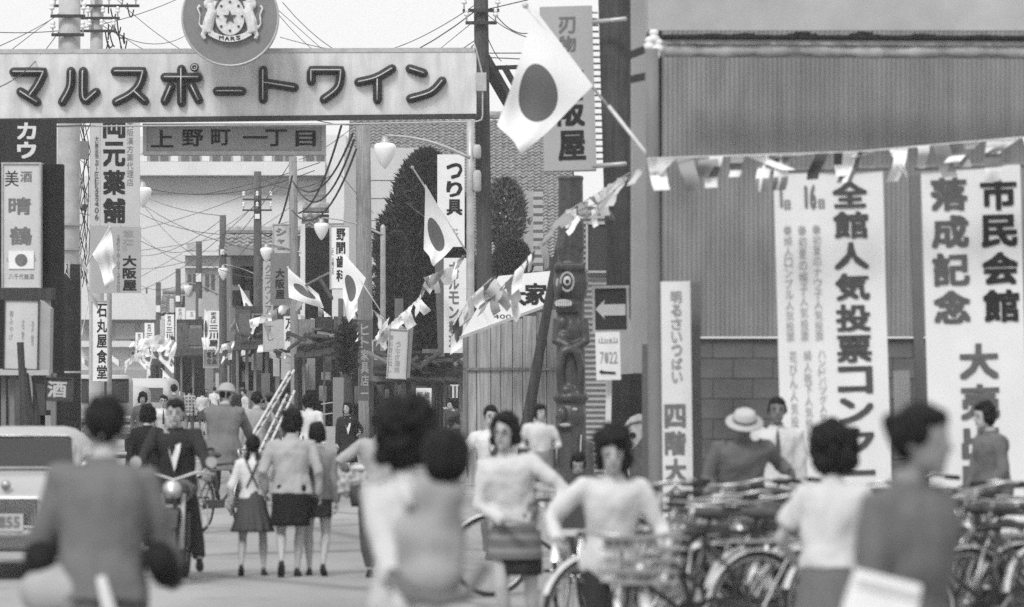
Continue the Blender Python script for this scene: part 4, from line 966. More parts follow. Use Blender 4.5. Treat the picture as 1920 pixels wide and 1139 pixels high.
# rolled awning and ragged eave
aw = thing('rolled_awning', 'rolled pale canvas awning with a ragged dark top edge under the upper wall', 'awning', P(1600, 90, ws+4)); O2 = Vector(aw.location)
A2 = lambda px, py, y=0: P(px, py, ws+4)-O2+Vector((0, y, 0))
ra = MB(); rings = []
for k in range(60):
    px = 1246+k*13; r0 = .055+.01*math.sin(k*.9)+.006*math.sin(k*2.3); c = A2(px, 92+2*math.sin(k*.25)+k*.06)
    rings.append([c+Vector((0, r0*math.cos(a*.7854), r0*1.2*math.sin(a*.7854))) for a in range(8)])
ra.loft(rings); part(ra, 'canvas_roll', mat('canvas', .40, .8, .2, 3), aw, smooth=True)
rk = MB()
for k in range(58):
    px = 1250+k*13; zc = A2(px, 70+k*.05).z; rnd = random.Random(k); hh = .035+.03*max(0, mnoise.noise(Vector((k*.23, 1, 2)))*2)
    rk.box((A2(px, 0).x, -.02+rnd.uniform(-.02, .02), zc+hh/2-.02), (.085, .22, hh), Matrix.Rotation(rnd.gauss(0, .06), 3, 'Y'))
part(rk, 'tattered_edge', mat('tattered dark', .025, .9, .3, 9), aw)
part(MB().bar(A2(1248, 80, -.06), A2(2050, 84, -.06), .045), 'valance_batten', mat('batten pale', .32, .7, .2, 9), aw)
part(MB().bar(A2(1240, 104, .02), A2(2050, 108, .02), .03), 'lower_rail', mat('rail dull', .2, .6, .1, 9), aw)
part(wbox(1186, -20, 1244, 700, 183, .6), 'corner_pier', mat('pier concrete', .33, .9, .12, 1.5), t, True)
part(MB().box(P(1262, 76, 180)-O, (.18, .2, .08)), 'dark_bracket', METAL_D, t)
for (x, y) in ((1226, 70), (1234, 88), (1218, 84), (1228, 100)):
    solo(MB().lathe([(.02, -.06), (.05, -.04), (.055, 0), (.03, .02), (.05, .04), (.03, .07)], P(x, y, 200), 10), 'wall_insulator', PORC, 'white porcelain insulator clustered at the top of the steel pole', 'insulator', 'white insulators at the pole top', smooth=True)
for (a, b__) in (((1170, 108, 195), (1222, 88, 195)), ((1180, 150, 195), (1235, 138, 195))): solo(MB().bar(P(*a), P(*b__), .07), 'pole_bracket', METAL_D, ('upper' if a[1] < 120 else 'lower')+' short dark bracket reaching left from the steel pole top', 'bracket', 'brackets at the steel pole top')
solo(MB().box(P(1215, 20, 182), (.17, .25, .2)), 'meter_box', mat('meter box', .12, .6, .2, 5), 'small dark box on the pier above the steel pole', 'box')
pole('straight grey steel pole in front of the corrugated building corner', 1222, 92, 205, 26, mat('painted steel pole', .18, .5, .12, 3), name='steel_pole', cat='pole', lean=9, taper=1.03, n=18)
solo(MB().tube([P(1142, 200, 200), P(1218, 296, 203)], .018, 8), 'flag_staff_stay', STAFF, 'thin pale staff slanting from the big flag down to the steel pole', 'staff', smooth=True)
# banners
BW = mat('large banner cloth', .66, .85, .04, 2.5)
sign('contest_banner', 'tall white contest banner with seven large dark characters and grey columns', 'banner', 1450, 318, 1655, 1010, 205, BW,
     [('1', 1463, 345, 392, 9, INKG, .03), ('日', 1474, 372, 392, 11, INKG, .02), ('16', 1516, 345, 392, 26, INKG, .03, True), ('日', 1538, 372, 392, 11, INKG, .02),
      ('全館人気投票コンクール', 1592, 336, 975, 66, mat('banner dark paint', .07, .7, .1, 9), .03),
      ('※初夏のナウ子人気投票', 1527, 420, 640, 15, INKM, .0), ('※初夏の帽子人気投票', 1500, 420, 640, 15, INKM, .0), ('※婦人ロンプル人気投票', 1473, 420, 640, 15, INKM, .0),
      ('ハンドバッグ人気投票', 1531, 655, 825, 14, INKM, 0), ('婦人靴下人気投票', 1504, 655, 825, 14, INKM, 0), ('花びん人気投票', 1477, 655, 825, 14, INKM, 0)], th=.03, roll=-1.6, wave=.014)
sign('hall_banner', 'tall white banner for the new civic hall with black and grey columns of characters', 'banner', 1727, 312, 1912, 1010, 205, BW,
     [('市民会館', 1870, 330, 610, 68, INK, .035), ('落成記念', 1778, 328, 610, 70, mat('banner mid grey paint', .10, .7, .1, 9), .035), ('大売出し', 1825, 640, 945, 74, mat('banner grey paint', .11, .7, .1, 9), .035)], th=.03, roll=-1.6, wave=.014)
sign('floor_banner', 'narrow white banner with small cursive top and bold characters beside the steel pole', 'banner', 1236, 528, 1294, 985, 198, BW,
     [('明るさいっぱい', 1267, 545, 720, 20, INKM, .02), ('四階大食堂', 1262, 755, 1010, 40, INKG, .04)], th=.25, roll=-.8)
sign('banner_frame_board', 'dark grey timber board directly right of the narrow banner', 'board', 1290, 530, 1312, 985, 195, mat('dark grey board', .14, .8, .1, 2), th=.2, roll=-.8)
sign('drain_board', 'narrow dull upright strip between the two large banners', 'board', 1706, 330, 1724, 900, 196, mat('dull strip', .15, .8, .1, 2), th=.1, roll=-1.6)
sign('pale_sheet', 'small pale sheet low between the two large banners', 'notice', 1675, 695, 1705, 800, 198, mat('pale sheet', .5, .8, .1, 4), th=.02, roll=-1.6)

# ------------------------------------------------------------ left side of the street
sign('sake_sign', 'pale upright liquor sign with a dark disc near its foot at the left edge', 'sign', 3, 305, 77, 542, 118, mat('pale sake sign', .52, .6, .08, 2),
     [('美', 22, 318, 352, 26, INK, .0), ('酒', 49, 320, 343, 22, INKG, .01), ('晴', 37, 368, 405, 42, INKG, .02), ('鶴', 39, 423, 462, 42, INKG, .02), ('八千代鶴酒', 40, 514, 524, 48, INKG, .0, True), ('山', 18, 480, 492, 10, INKM, 0), ('る', 63, 478, 492, 10, INKM, 0)], th=.45, frame=METAL, fw=3)
_a = [o for o in C.objects if o.name == 'sake_sign'][0]
part(MB().box(((40-40)/118, -.01, -(488-305)/118), (.40, .02, .28)), 'lower_plate', SIGNW2, _a)
part(MB().prism([((11.5*math.cos(R(a)))/118, -(488-305)/118+(11.5*math.sin(R(a)))/118) for a in range(0, 360, 20)], -.03, -.02), 'disc', INKG, _a)
sign('cinema_banner', 'black vertical sign with pale katakana at the top left under the arch', 'sign', -10, 225, 104, 460, 110, mat('black hanging sign', .03, .7, .2, 3), [('カゥ', 50, 228, 300, 36, mat('pale sign ink', .6, .7, .1, 5), .03)], th=.2)
sign('small_shop_plate', 'small pale plate half hidden right of the upright liquor sign', 'sign', 76, 416, 90, 450, 112, SIGNW2, [('店', 83, 422, 440, 8, INKG, 0)], th=.05)
sign('long_dark_board', 'dark narrow board between the liquor sign and the thick pole', 'board', 86, 360, 102, 462, 106, mat('narrow dark board', .06, .8, .1, 4), th=.1)
t = sign('leaning_white_board', 'white board with faint columns of writing leaning over the left shop', 'sign', 8, 562, 74, 694, 128, mat('leaning board white', .50, .7, .1, 3), [('御みやげ', 22, 582, 640, 7, INKM, .0), ('名物', 44, 598, 640, 5, INKM, 0), ('漬物', 62, 600, 650, 5, INKM, 0)], th=.3, frame=METAL_D, fw=2, roll=1)
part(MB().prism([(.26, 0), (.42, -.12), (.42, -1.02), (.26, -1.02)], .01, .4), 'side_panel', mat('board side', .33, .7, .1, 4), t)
t = thing('left_shop', 'dark open fronted liquor shop at the left edge', 'shop', (P(50, 712, 122).x, F/122, 0))
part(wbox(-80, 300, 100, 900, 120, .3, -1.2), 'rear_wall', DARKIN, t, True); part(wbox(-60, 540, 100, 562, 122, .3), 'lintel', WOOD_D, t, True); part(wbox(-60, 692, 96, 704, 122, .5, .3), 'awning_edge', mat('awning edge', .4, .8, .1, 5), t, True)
for xx in (2, 18, 95): part(wbox(xx, 700, xx+9, 915, 122, .15), 'post', mat('shop post', .18, .8, .1, 5), t, True)
for xx, y0_, ww, hh_, gv in ((6, 712, 22, 90, .10), (34, 700, 18, 60, .30), (56, 720, 20, 120, .07), (78, 700, 14, 70, .22), (4, 810, 40, 60, .14), (60, 780, 30, 30, .35), (86, 560, 12, 130, .42), (2, 545, 70, 14, .34)):
    part(wbox(xx, y0_, xx+ww, y0_+hh_, 121, .1, -.6 if y0_ > 690 else .3), 'shop_panel', mat('left shop tone %d' % int(gv*100), gv, .8, .25, 5), t, True)
PLK = ['thickest dark pole leaning on the left shopfront, rising highest over the white board', 'thin dark pole leaning second from the left on the left shopfront', 'rightmost dark pole slanting toward the thick concrete pole', 'thin dark pole between the thickest and the rightmost leaning poles']
for k, (a, b__) in enumerate((((38, 642, 130), (52, 900, 130)), ((46, 690, 128), (62, 900, 128)), ((62, 705, 127), (86, 900, 127)), ((50, 700, 127), (76, 900, 127)))):
    solo(MB().bar(P(*a), P(*b__), .05 if k else .09), 'leaning_plank', WOOD_D, PLK[k], 'plank', 'dark poles leaning on the left shop')
sign('sake_lantern_board', 'small dark square sign with one pale character hung on the thick pole', 'sign', 84, 708, 137, 753, 130, mat('small dark sign', .06, .7, .15, 5), [('酒', 108, 713, 748, 36, mat('pale sign ink2', .42, .7, .1, 5), .03)], th=.12, frame=WOOD_D, fw=2, roll=2)
sign('pharmacy_banner', 'long grey vertical pharmacy banner with huge rounded dark characters', 'banner', 188, 228, 262, 424, 88, mat('pharmacy banner grey', .47, .7, .05, 3),
     [('岡元薬舗', 214, 210, 422, 42, INK, .035), ('大阪大衆薬・TEL25406', 181+1, 255, 412, 7, INKG, .0), ('大阪漢方薬代理店', 244, 226, 350, 12, INKG, .0)], th=.06)
sign('pharmacy_banner_strip', 'thin grey strip with small writing left of the pharmacy banner', 'banner', 170, 228, 187.5, 424, 88, mat('pharmacy strip grey', .47, .7, .05, 3), [('大衆薬・TEL25406', 181, 255, 415, 7, INKG, 0)], th=.06)
sign('lower_left_banner', 'mid grey banner with a shop name in dark characters below the pharmacy banner', 'banner', 170, 425, 264, 550, 88, mat('lower banner grey', .36, .7, .06, 3),
     [('惣な', 240, 430, 462, 20, INKM, .02), ('ち', 233, 460, 472, 10, INKM, .0), ('大阪屋', 243, 478, 547, 26, INK, .03), ('上野町三丁目(02)25400', 222, 440, 548, 6, INKG, .0)], th=.06)
sign('canteen_sign', 'narrow white canteen sign with five dark characters below the grey banner', 'sign', 171, 564, 203, 716, 89, SIGNW2, [('石丸屋食堂', 191, 568, 712, 19, INK, .02)], th=.12, frame=METAL, fw=1.5)
t = thing('cable_drop', 'tangle of cables and small boxes hanging between the two left poles', 'cables', P(158, 230, 84))
for k in range(7): part(MB().tube([(random.uniform(-.15, .15), random.uniform(-.05, .05), -q_*.6+random.uniform(-.1, .1)) for q_ in range(7)], .01, 4), 'cable', WIRE, t)
part(MB().box((0, 0, -.62), (.2, .15, .4)), 'junction_box', mat('junction box grey', .18, .6, .1, 5), t); part(MB().box((0, 0, -1.9), (.1, .1, .14)), 'clamp', METAL_D, t)
pole('thin post between the thick concrete pole and the banners', 149, 480, 93, 7, METAL, name='thin_post', cat='post', taper=1.)
sign('small_left_panel', 'dim panel with a round mark between pole and liquor sign', 'board', 84, 500, 104, 700, 100, mat('dim left panel', .34, .8, .2, 3), [('つ', 93, 540, 556, 12, INK, .03)], th=.05)

# ------------------------------------------------------------ flags
flag('largest rising sun flag slanting across the tall grey projecting sign', [(1003, 18), (1112, 162), (980, 292), (934, 236)], 172, (985, 10, 1145, 205), fold=.05, nf=1.2, seed=1.)
flag('rising sun flag on a staff in front of the dark cypress', [(797, 345), (860, 452), (814, 502), (796, 470)], 98, (773, 314, 880, 480), fold=.05, nf=1., seed=2)
flag('rising sun flag hanging in front of the dentist sign', [(643, 474), (686, 522), (654, 608), (643, 560)], 76, (642, 474, 722, 597), fold=.05, nf=1, seed=3)
flag('rising sun flag blowing out beside the grey hanging signboard', [(540, 503), (598, 552), (606, 578), (541, 558)], 66, (540, 502, 600, 575), fold=.05, nf=1, seed=4)
flag('furled rising sun flag drooping left of the third wooden pole', [(450, 540), (481, 585), (474, 608), (462, 600)], 55, (448, 536, 490, 598), fold=.05, nf=1.5, seed=5)
flag('pale flag drooping beside the nearest far banner', [(383, 578), (392, 590), (389, 660), (381, 640)], 48, None, fold=.05, nf=1.5, seed=6)
flag('limp pale flag against the left grey banner', [(206, 427), (173, 478), (205, 545), (218, 500)], 92, (206, 427, 160, 500), fold=.12, nf=1.3, seed=7, mm=PEN[0])
for i, (x, y, w, h, s_) in enumerate(((300, 640, 18, 46, 38), (285, 640, 14, 40, 37), (268, 650, 15, 36, 36), (323, 685, 18, 40, 39), (276, 690, 14, 40, 36), (330, 655, 10, 30, 39), (305, 695, 13, 36, 38), (292, 665, 16, 40, 36), (340, 640, 12, 36, 41), (262, 655, 13, 34, 35), (312, 655, 16, 42, 38), (347, 705, 16, 30, 41), (280, 720, 14, 30, 36))):
    flag('small rising sun flag hanging in the far cluster of flags', [(x, y), (x+w*1.3, y+h*.45), (x+w*.9, y+h*1.15), (x-w*.1, y+h*.75)], s_, (x-2, y-3, x+w*1.7, y+h*.6), fold=.03, nf=.8, seed=i, group='small flags far down the street')
# ------------------------------------------------------------ bunting
bunting('bunting of national flags strung across the corrugated wall', [(1214, 298, 212), (1400, 292, 210), (1600, 286, 209), (1920, 258, 209), (2010, 250, 209)], 25, .17, .32, 11, sway=-.2, pens=[0, 0, 8, 1, 0, 5, 8, 0, 3, 1, 2, 7, 4, 2, 6])
bunting('bunting flags drooping from the steel pole toward the totem pole', [(1214, 306, 200), (1150, 358, 180), (1095, 410, 165), (1060, 400, 150)], 8, .21, .30, 12, sway=-.4, pens=[0, 8, 1, 1, 0])
bunting('dark and white pennants sloping down over the shack sign', [(1066, 395, 140), (1010, 460, 130), (950, 530, 122), (890, 590, 112), (850, 625, 108)], 12, .26, .34, 13, sway=-.3, pens=[1, 1, 2, 1, 7, 0, 1, 1])
bunting('crowded pale bunting between the grill sign and the cypress', [(868, 480, 100), (850, 500, 98), (800, 520, 92), (785, 560, 90), (752, 590, 88), (720, 620, 84)], 24, .24, .32, 14, sway=.2, pens=[0, 1, 0, 8, 0, 1])
bunting('pale bunting crossing the two wooden poles', [(720, 598, 72), (672, 560, 70), (640, 610, 68), (590, 570, 64), (548, 560, 62), (505, 588, 60), (470, 600, 58)], 36, .22, .32, 15, sway=.1, pens=[0, 0, 8, 0, 1, 0])
bunting('distant bunting of small pale flags beyond the third pole', [(492, 640, 56), (440, 640, 52), (405, 650, 47), (370, 640, 44), (320, 630, 40)], 30, .22, .36, 16, pens=[0, 8, 0, 1, 2])
bunting('ragged bunting knot hung beside the third wooden pole', [(440, 600, 56), (462, 640, 55), (480, 610, 56)], 24, .4, .5, 17, pens=[0, 0, 8, 0])
bunting('sagging far bunting in front of the corniced building', [(250, 640, 36), (300, 628, 38), (350, 650, 43), (410, 618, 47)], 26, .4, .55, 31, pens=[0, 8, 0, 1, 0])
bunting('cluttered bunting hanging low by the third wooden pole', [(420, 668, 50), (450, 655, 54), (500, 645, 57), (545, 668, 60)], 20, .24, .34, 32, pens=[0, 8, 2, 0, 1])
bunting('pale streamers hanging over the dim open fronted shop', [(560, 590, 62), (600, 602, 66), (645, 620, 68), (660, 668, 70), (640, 700, 70)], 18, .22, .34, 33, pens=[0, 8, 0, 1, 0])
bunting('far thin bunting below the far banners', [(330, 652, 39), (290, 640, 37), (250, 668, 35), (230, 690, 35)], 26, .4, .5, 18, pens=[0, 8, 0, 6])
bunting('bunting wrapped past the thick concrete pole', [(75, 460, 112), (108, 505, 100), (150, 480, 92), (168, 560, 90), (150, 640, 90)], 16, .22, .4, 19, pens=[0, 1, 8, 0])
bunting('pale bunting hanging in the dim shop behind the bare pole', [(640, 650, 70), (665, 620, 70), (700, 640, 72), (725, 600, 74)], 12, .3, .4, 20, pens=[0, 8, 0])
bunting('bunting knot in front of the dark small shed', [(1066, 395, 150), (1110, 370, 160), (1180, 325, 180)], 7, .25, .32, 21, sway=.3, pens=[8, 0, 1])
bunting('dark tangled pennants over the left end of the white slanting board', [(850, 610, 122), (880, 560, 121), (925, 520, 120), (960, 560, 121), (1000, 470, 122)], 15, .24, .32, 41, sway=-.3, pens=[1, 2, 8, 1, 0, 1])
# festoon cables with beads
for k, (a, b__, sg_) in enumerate((((662, 250, 74), (548, 340, 62), .8), ((664, 262, 74), (552, 345, 62), 1.0), ((668, 280, 74), (548, 395, 62), .9), ((548, 330, 62), (483, 420, 56), 1.0), ((640, 236, 74), (560, 400, 64), .5))):
    wire(a, b__, sg_, .03, 'thick beaded cable swagging between the wooden poles', 'beaded cables between the poles')
W_ = [((-20, 60, 80), (330, 0, 70), .3), ((-20, 95, 90), (150, 0, 60), .1), ((20, 95, 90), (170, -20, 60), 0), ((-20, 170, 110), (110, 60, 95), .2),
      ((180, 40, 80), (350, 66, 60), .4), ((180, 25, 80), (340, 110, 60), .3), ((220, 0, 80), (360, 105, 70), .1), ((500, 0, 80), (610, 98, 70), 0), ((520, 25, 80), (590, 96, 70), .05), ((530, 5, 70), (900, 70, 80), 1.2),
      ((525, 95, 60), (895, 18, 98), .9), ((725, 95, 70), (890, 10, 98), .1), ((825, 92, 70), (895, 35, 98), 0), ((525, 70, 50), (900, 110, 60), .3), ((905, 20, 96), (1010, 75, 110), .1), ((905, 20, 96), (990, 0, 110), 0), ((905, 45, 96), (940, 115, 90), .1),
      ((910, 100, 96), (1000, 100, 110), 0), ((910, 108, 96), (1000, 112, 110), .0), ((920, 15, 96), (1000, 60, 96), .2),
      ((262, 520, 34), (560, 330, 40), .2), ((262, 470, 34), (600, 400, 40), .2), ((262, 430, 34), (520, 340, 45), .2), ((262, 380, 40), (483, 470, 55), .3), ((262, 400, 40), (418, 440, 48), .2), ((262, 545, 34), (483, 380, 55), .4),
      ((262, 480, 34), (418, 410, 48), .4), ((262, 350, 50), (590, 320, 60), .5), ((262, 440, 34), (373, 500, 43), .3), ((380, 365, 45), (600, 305, 60), .1), ((300, 590, 34), (483, 440, 55), .5),
      ((483, 330, 55), (620, 330, 64), .4), ((560, 300, 62), (660, 240, 72), .1), ((150, 300, 84), (262, 330, 60), .3), ((150, 400, 84), (262, 370, 50), .3), ((640, 330, 72), (700, 400, 60), 0), ((750, 372, 60), (800, 410, 82), .0), ((-20, 238, 104), (180, 236, 100), 0), ((870, 560, 90), (720, 640, 76), .2), ((560, 215, 100), (690, 232, 80), .1),
      ((262, 375, 40), (560, 520, 60), 1.2), ((262, 505, 34), (600, 345, 42), .9), ((262, 535, 34), (548, 300, 60), 1.6), ((150, 350, 84), (373, 460, 43), .8), ((262, 365, 34), (418, 405, 48), .2)]
for a, b__, sg_ in W_: wire(a, b__, sg_, .010 if a[2] > 60 else .014)

_ob = {o.get('label', ''): o for o in C.objects if o.get('label')}
def _by(name): return [o for o in C.objects if o.name == name][0]
adopt(_by('tiled_roof'), _by('mortar_house')); adopt(_by('small_tiled_roof'), _by('two_storey_shop')); adopt(_by('tiled_awning'), _by('two_storey_shop')); adopt(_by('eave_roof'), _by('dark_gable_house'))
hh = thing('low_roof_house', 'low far house under a dark tiled roof beyond the plated poles', 'house', (P(322, 712, 38).x, F/38, 0))
part(wbox(302, 588, 343, 712, 38, 2, -2), 'wall', mat('low house wall', .2, .9, .1, 1), hh, True); adopt(_by('hip_roof'), hh)
# ------------------------------------------------------------ people
def cloth(v, kind='noise', v2=None, scale=8, rough=.9):
    return mat('cloth_%s_%03d_%s' % (kind, int(v*1000), v2), v, rough, .08, scale, kind=kind, v2=v2, spec=.15)
def ik(a, c, l1, l2, hint):
    a, c = Vector(a), Vector(c); d = c-a; L_ = min(d.length, (l1+l2)*.999); u = d.normalized(); c = a+u*L_
    x = (l1*l1-l2*l2+L_*L_)/(2*L_); hh = math.sqrt(max(0, l1*l1-x*x)); h = Vector(hint); h = (h-u*h.dot(u))
    h = h.normalized() if h.length > 1e-5 else u.orthogonal().normalized()
    return a+u*x+h*hh, c
def ering(c, ax, rx, ry, n=16, side=None):
    ax = Vector(ax).normalized(); s_ = (Vector(side) if side is not None else Vector((1, 0, 0))); s_ = (s_-ax*s_.dot(ax)).normalized(); f = ax.cross(s_)
    return [Vector(c)+s_*(rx*math.cos(6.2832*k/n))+f*(ry*math.sin(6.2832*k/n)) for k in range(n)]
def hand(b, w, d, palm_n, thumb, h, curl=.5, spread=.12):
    """w wrist, d finger direction, palm_n palm normal, thumb side direction"""
    d = Vector(d).normalized(); th = Vector(thumb); th = (th-d*th.dot(d)).normalized(); n = d.cross(th); 
    if n.dot(Vector(palm_n)) < 0: n = -n
    u = h/1.6; L_ = .085*u
    b.loft([ering(w, d, .023*u, .017*u, 10, th), ering(w+d*L_*.45, d, .036*u, .015*u, 10, th), ering(w+d*L_, d, .039*u, .013*u, 10, th)])
    for k, (off, ln) in enumerate(((.030, .068), (.010, .078), (-.010, .072), (-.030, .056))):
        p = w+d*L_*.85+th*off*u; dd = d+th*(off*spread*8); pts = [p]
        for j in range(3):
            a = curl*(j+.6); q = (dd*math.cos(a)+n*math.sin(a)).normalized(); pts.append(pts[-1]+q*ln*u*(.42, .33, .28)[j])
        b.tube(pts, [.0095*u, .009*u, .0085*u, .006*u], 6)
    p = w+d*L_*.25+th*.026*u; q1 = (th*.8+d*.6+n*.3).normalized(); q2 = (th*.25+d*.8+n*.5).normalized()
    b.tube([p, p+q1*.04*u, p+q1*.04*u+q2*.032*u, p+q1*.04*u+q2*.055*u], [.013*u, .011*u, .010*u, .007*u], 6)
def person(label, px, foot, h, yaw=0, s=None, top=None, bottom=None, hair='short', pose=None, group=None, z0=0., female=False, hat=None, shoes=.03, sleeve=1., sleeve_r=1., glasses=False, wide=1., skin=None, hands=True, jacket=None, stockings=None, tie=None):
    s = s or (foot-712)/1.78; p = pose or {}
    t = thing('person', label, 'person', ((px-CX)/s, F/s, z0), R(yaw), group)
    vox = max(.0105, min(.028, 1.9/s)) if s < 330 else .013
    wd = wide*(.93 if female else 1.03)
    pel = Vector(p.get('pelvis', (0, 0, .52)))*h; lean = R(p.get('lean', 3)); side = R(p.get('side', 0))
    sp = Vector((math.sin(side), -math.sin(lean), math.cos(lean)*math.cos(side))).normalized(); tw = R(p.get('twist', 0))
    sd = Vector((math.cos(tw), math.sin(tw), -math.sin(side))).normalized()
    N_ = pel+sp*.31*h; fw = sp.cross(sd)   # fw points back (+y)
    hl = R(p.get('head_pitch', 4)); ht = R(p.get('head_turn', 0)); hs = R(p.get('head_side', 0))
    HM = Matrix.Rotation(ht, 3, 'Z') @ Matrix.Rotation(hs, 3, 'Y') @ Matrix.Rotation(hl, 3, 'X')
    HCn = N_+sp*.035*h+Vector((0, -.012*h, 0))+HM @ Vector((0, -.012*h, .068*h))
    TOR = [(-.065, .075, .062), (-.02, .098, .072), (.03, .094, .070), (.10, .079 if female else .083, .058), (.17, .086, .066), (.225, .100, .070), (.27, .104, .062), (.298, .075, .046), (.315, .040, .037), (.35, .032, .034)]
    b = MB()
    b.loft([ering(pel+sp*a*h, sp, rx*h*wd, ry*h, 16, sd) for a, rx, ry in TOR])
    # head
    b.sphere(HCn+HM @ Vector((0, .006*h, .008*h)), (.046*h, .056*h, .058*h), 16, 12, HM); b.sphere(HCn+HM @ Vector((0, -.012*h, -.03*h)), (.035*h, .040*h, .040*h), 14, 10, HM)
    b.tube([HCn+HM @ Vector((0, -.048*h, .008*h)), HCn+HM @ Vector((0, -.061*h, -.014*h)), HCn+HM @ Vector((0, -.05*h, -.018*h))], [.005*h, .0095*h, .007*h], 8)
    b.sphere(HCn+HM @ Vector((0, -.047*h, -.036*h)), (.015*h, .008*h, .008*h), 8, 6, HM); b.sphere(HCn+HM @ Vector((0, -.04*h, -.058*h)), (.016*h, .013*h, .012*h), 8, 6, HM)
    for sx in (-1, 1): b.sphere(HCn+HM @ Vector((sx*.047*h, .006*h, -.006*h)), (.007*h, .012*h, .018*h), 8, 6, HM)
    arms = []; legs = []
    for i, sx in enumerate((-1, 1)):
        sh = N_+sd*(sx*.105*h*wd)-sp*.028*h
        hd = p.get('hands', [(-.15, -.02, .47), (.15, -.02, .47)])[i]; hint = p.get('elbows', [(-.4, .8, -.2), (.4, .8, -.2)])[i]
        el, wr = ik(sh, Vector(hd)*h, .175*h, .150*h, hint); arms.append((sx, sh, el, wr))
        b.tube([sh-sd*sx*.03*h, sh, sh.lerp(el, .5), el, el.lerp(wr, .35), wr], [.027*h, .027*h, .023*h, .0195*h, .020*h, .0140*h], 12)
        hip = pel+sd*(sx*.052*h)-sp*.01*h
        ft = p.get('feet', [(-.06, .0, 0), (.06, .0, 0)])[i]; kh = p.get('knees', [(-.12, -1, 0), (.12, -1, 0)])[i]
        an = Vector(ft)*h+Vector((0, .0, .045*h)); kn, an = ik(hip, an, .242*h, .235*h, kh); legs.append((sx, hip, kn, an, ft))
        b.tube([hip, hip.lerp(kn, .45), kn, kn.lerp(an, .3), an.lerp(kn, .2), an], [.052*h, .044*h, .030*h, .033*h, .019*h, .017*h], 12)
    me = remeshed(b, vox, 3, .5)
    body = part(me, 'body', skin or SKIN, t, smooth=True)
    # hands and bare feet fixed into the body mesh region: separate fingers, rooted in the wrist
    fd = p.get('fingers', [None, None])
    for i, (sx, sh, el, wr) in enumerate(arms):
        d = (wr-el).normalized(); d = Vector(fd[i]).normalized() if fd[i] else d
        hb = MB()
        if hands: hand(hb, wr-d*.006*h, d, p.get('palms', [(1, 0, 0), (-1, 0, 0)])[i], p.get('thumbs', [(0, -1, 0.2), (0, -1, .2)])[i], h, p.get('curl', .45))
        if hb.v: part(hb, 'hand', skin or SKIN, body, smooth=True)
    # eyes, brows, mouth
    if s > 60 and s < 400:
        for sx in (-1, 1):
            part(MB().sphere(HCn+HM @ Vector((sx*.0185*h, -.0485*h, .004*h)), (.0085*h, .004*h, .0035*h), 8, 6, HM), 'eye', INK, body, smooth=True)
        for sx in (-1, 1):
            e = MB(); e.tube([HCn+HM @ Vector((sx*x*h, -y*h, z*h)) for x, y, z in ((.009, .0515, .016), (.02, .0505, .0195), (.031, .044, .015))], [.0016*h, .0026*h, .0014*h], 5); part(e, 'eyebrow', HAIR, body)
        e = MB(); e.sphere(HCn+HM @ Vector((0, -.0535*h, -.0355*h)), (.0135*h, .004*h, .0035*h), 8, 6, HM); part(e, 'mouth', mat('lips', .13, .5, .05, 9), body, smooth=True)
    if glasses:
        e = MB()
        for sx in (-1, 1): e.tube([HCn+HM @ Vector((sx*.021*h+.014*h*math.cos(a*.5236), -.058*h, .002*h+.011*h*math.sin(a*.5236))) for a in range(12)], .0017*h, 5, closed=True); e.tube([HCn+HM @ Vector((sx*.034*h, -.057*h, .004*h)), HCn+HM @ Vector((sx*.047*h, 0, .004*h))], .0014*h, 4)
        e.tube([HCn+HM @ Vector((-.008*h, -.059*h, .004*h)), HCn+HM @ Vector((.008*h, -.059*h, .004*h))], .0014*h, 4)
        part(e, 'glasses', METAL_D, t)
    # hair
    if hair:
        b = MB(); HP = lambda x, y, z: HCn+HM @ Vector((x*h, y*h, z*h)); k_ = {'short': 1., 'crop': .93, 'perm': 1.22, 'bob': 1.12, 'bun': 1.06, 'braids': 1.05, 'big': 1.46}[hair]
        kb = max(0, k_-1); b.sphere(HP(0, .010+.055*kb, .030+.035*kb), (.049*h*k_, .052*h*k_, .044*h*k_), 16, 12, HM); b.sphere(HP(0, .026+.03*kb, .006), (.047*h*k_, .042*h*k_, .052*h*k_), 14, 10, HM)
        for sx in (-1, 1):
            if hair != 'crop': b.sphere(HP(sx*(.034+.043*max(0, k_-1)), .012, .012), (.019*h, .034*h*k_, .038*h*k_), 12, 8, HM)
            if hair in ('bob', 'perm', 'big'): b.sphere(HP(sx*(.036+.040*max(0, k_-1)), .016, -.018), (.021*h, .034*h*k_, .034*h*k_), 12, 8, HM)
        if hair in ('bob', 'perm', 'big'): b.sphere(HP(0, .034, -.024), (.042*h*k_, .034*h*k_, .036*h*k_), 12, 8, HM); b.sphere(HP(0, -.018, .050+.035*kb), (.036*h*k_, .024*h*k_, .018*h*(1+kb)), 12, 8, HM)
        if hair == 'short': b.sphere(HP(.006, -.028, .046), (.034*h, .022*h, .016*h), 12, 8, HM)
        if hair == 'bun': b.sphere(HP(0, .068, .02), (.03*h, .028*h, .03*h), 12, 8, HM); b.sphere(HP(0, -.02, .046), (.038*h, .026*h, .022*h), 12, 8, HM)
        hm_ = remeshed(b, max(.009, vox*.8), 2); crumple(hm_, .0035*h*(2.8 if hair in ('perm', 'big') else 1.4), 13, int(px), (1, 1, .7))
        ho_ = part(hm_, 'hair', HAIR, t, smooth=True)
        if hair == 'braids':
            for sx in (-1, 1): part(MB().tube([HP(sx*.03, .05, -.03), HP(sx*.036, .068, -.09), HP(sx*.028, .072, -.15), HP(sx*.024, .072, -.22)], [.014*h, .016*h, .013*h, .006*h], 8), 'braid', HAIR, t, smooth=True)
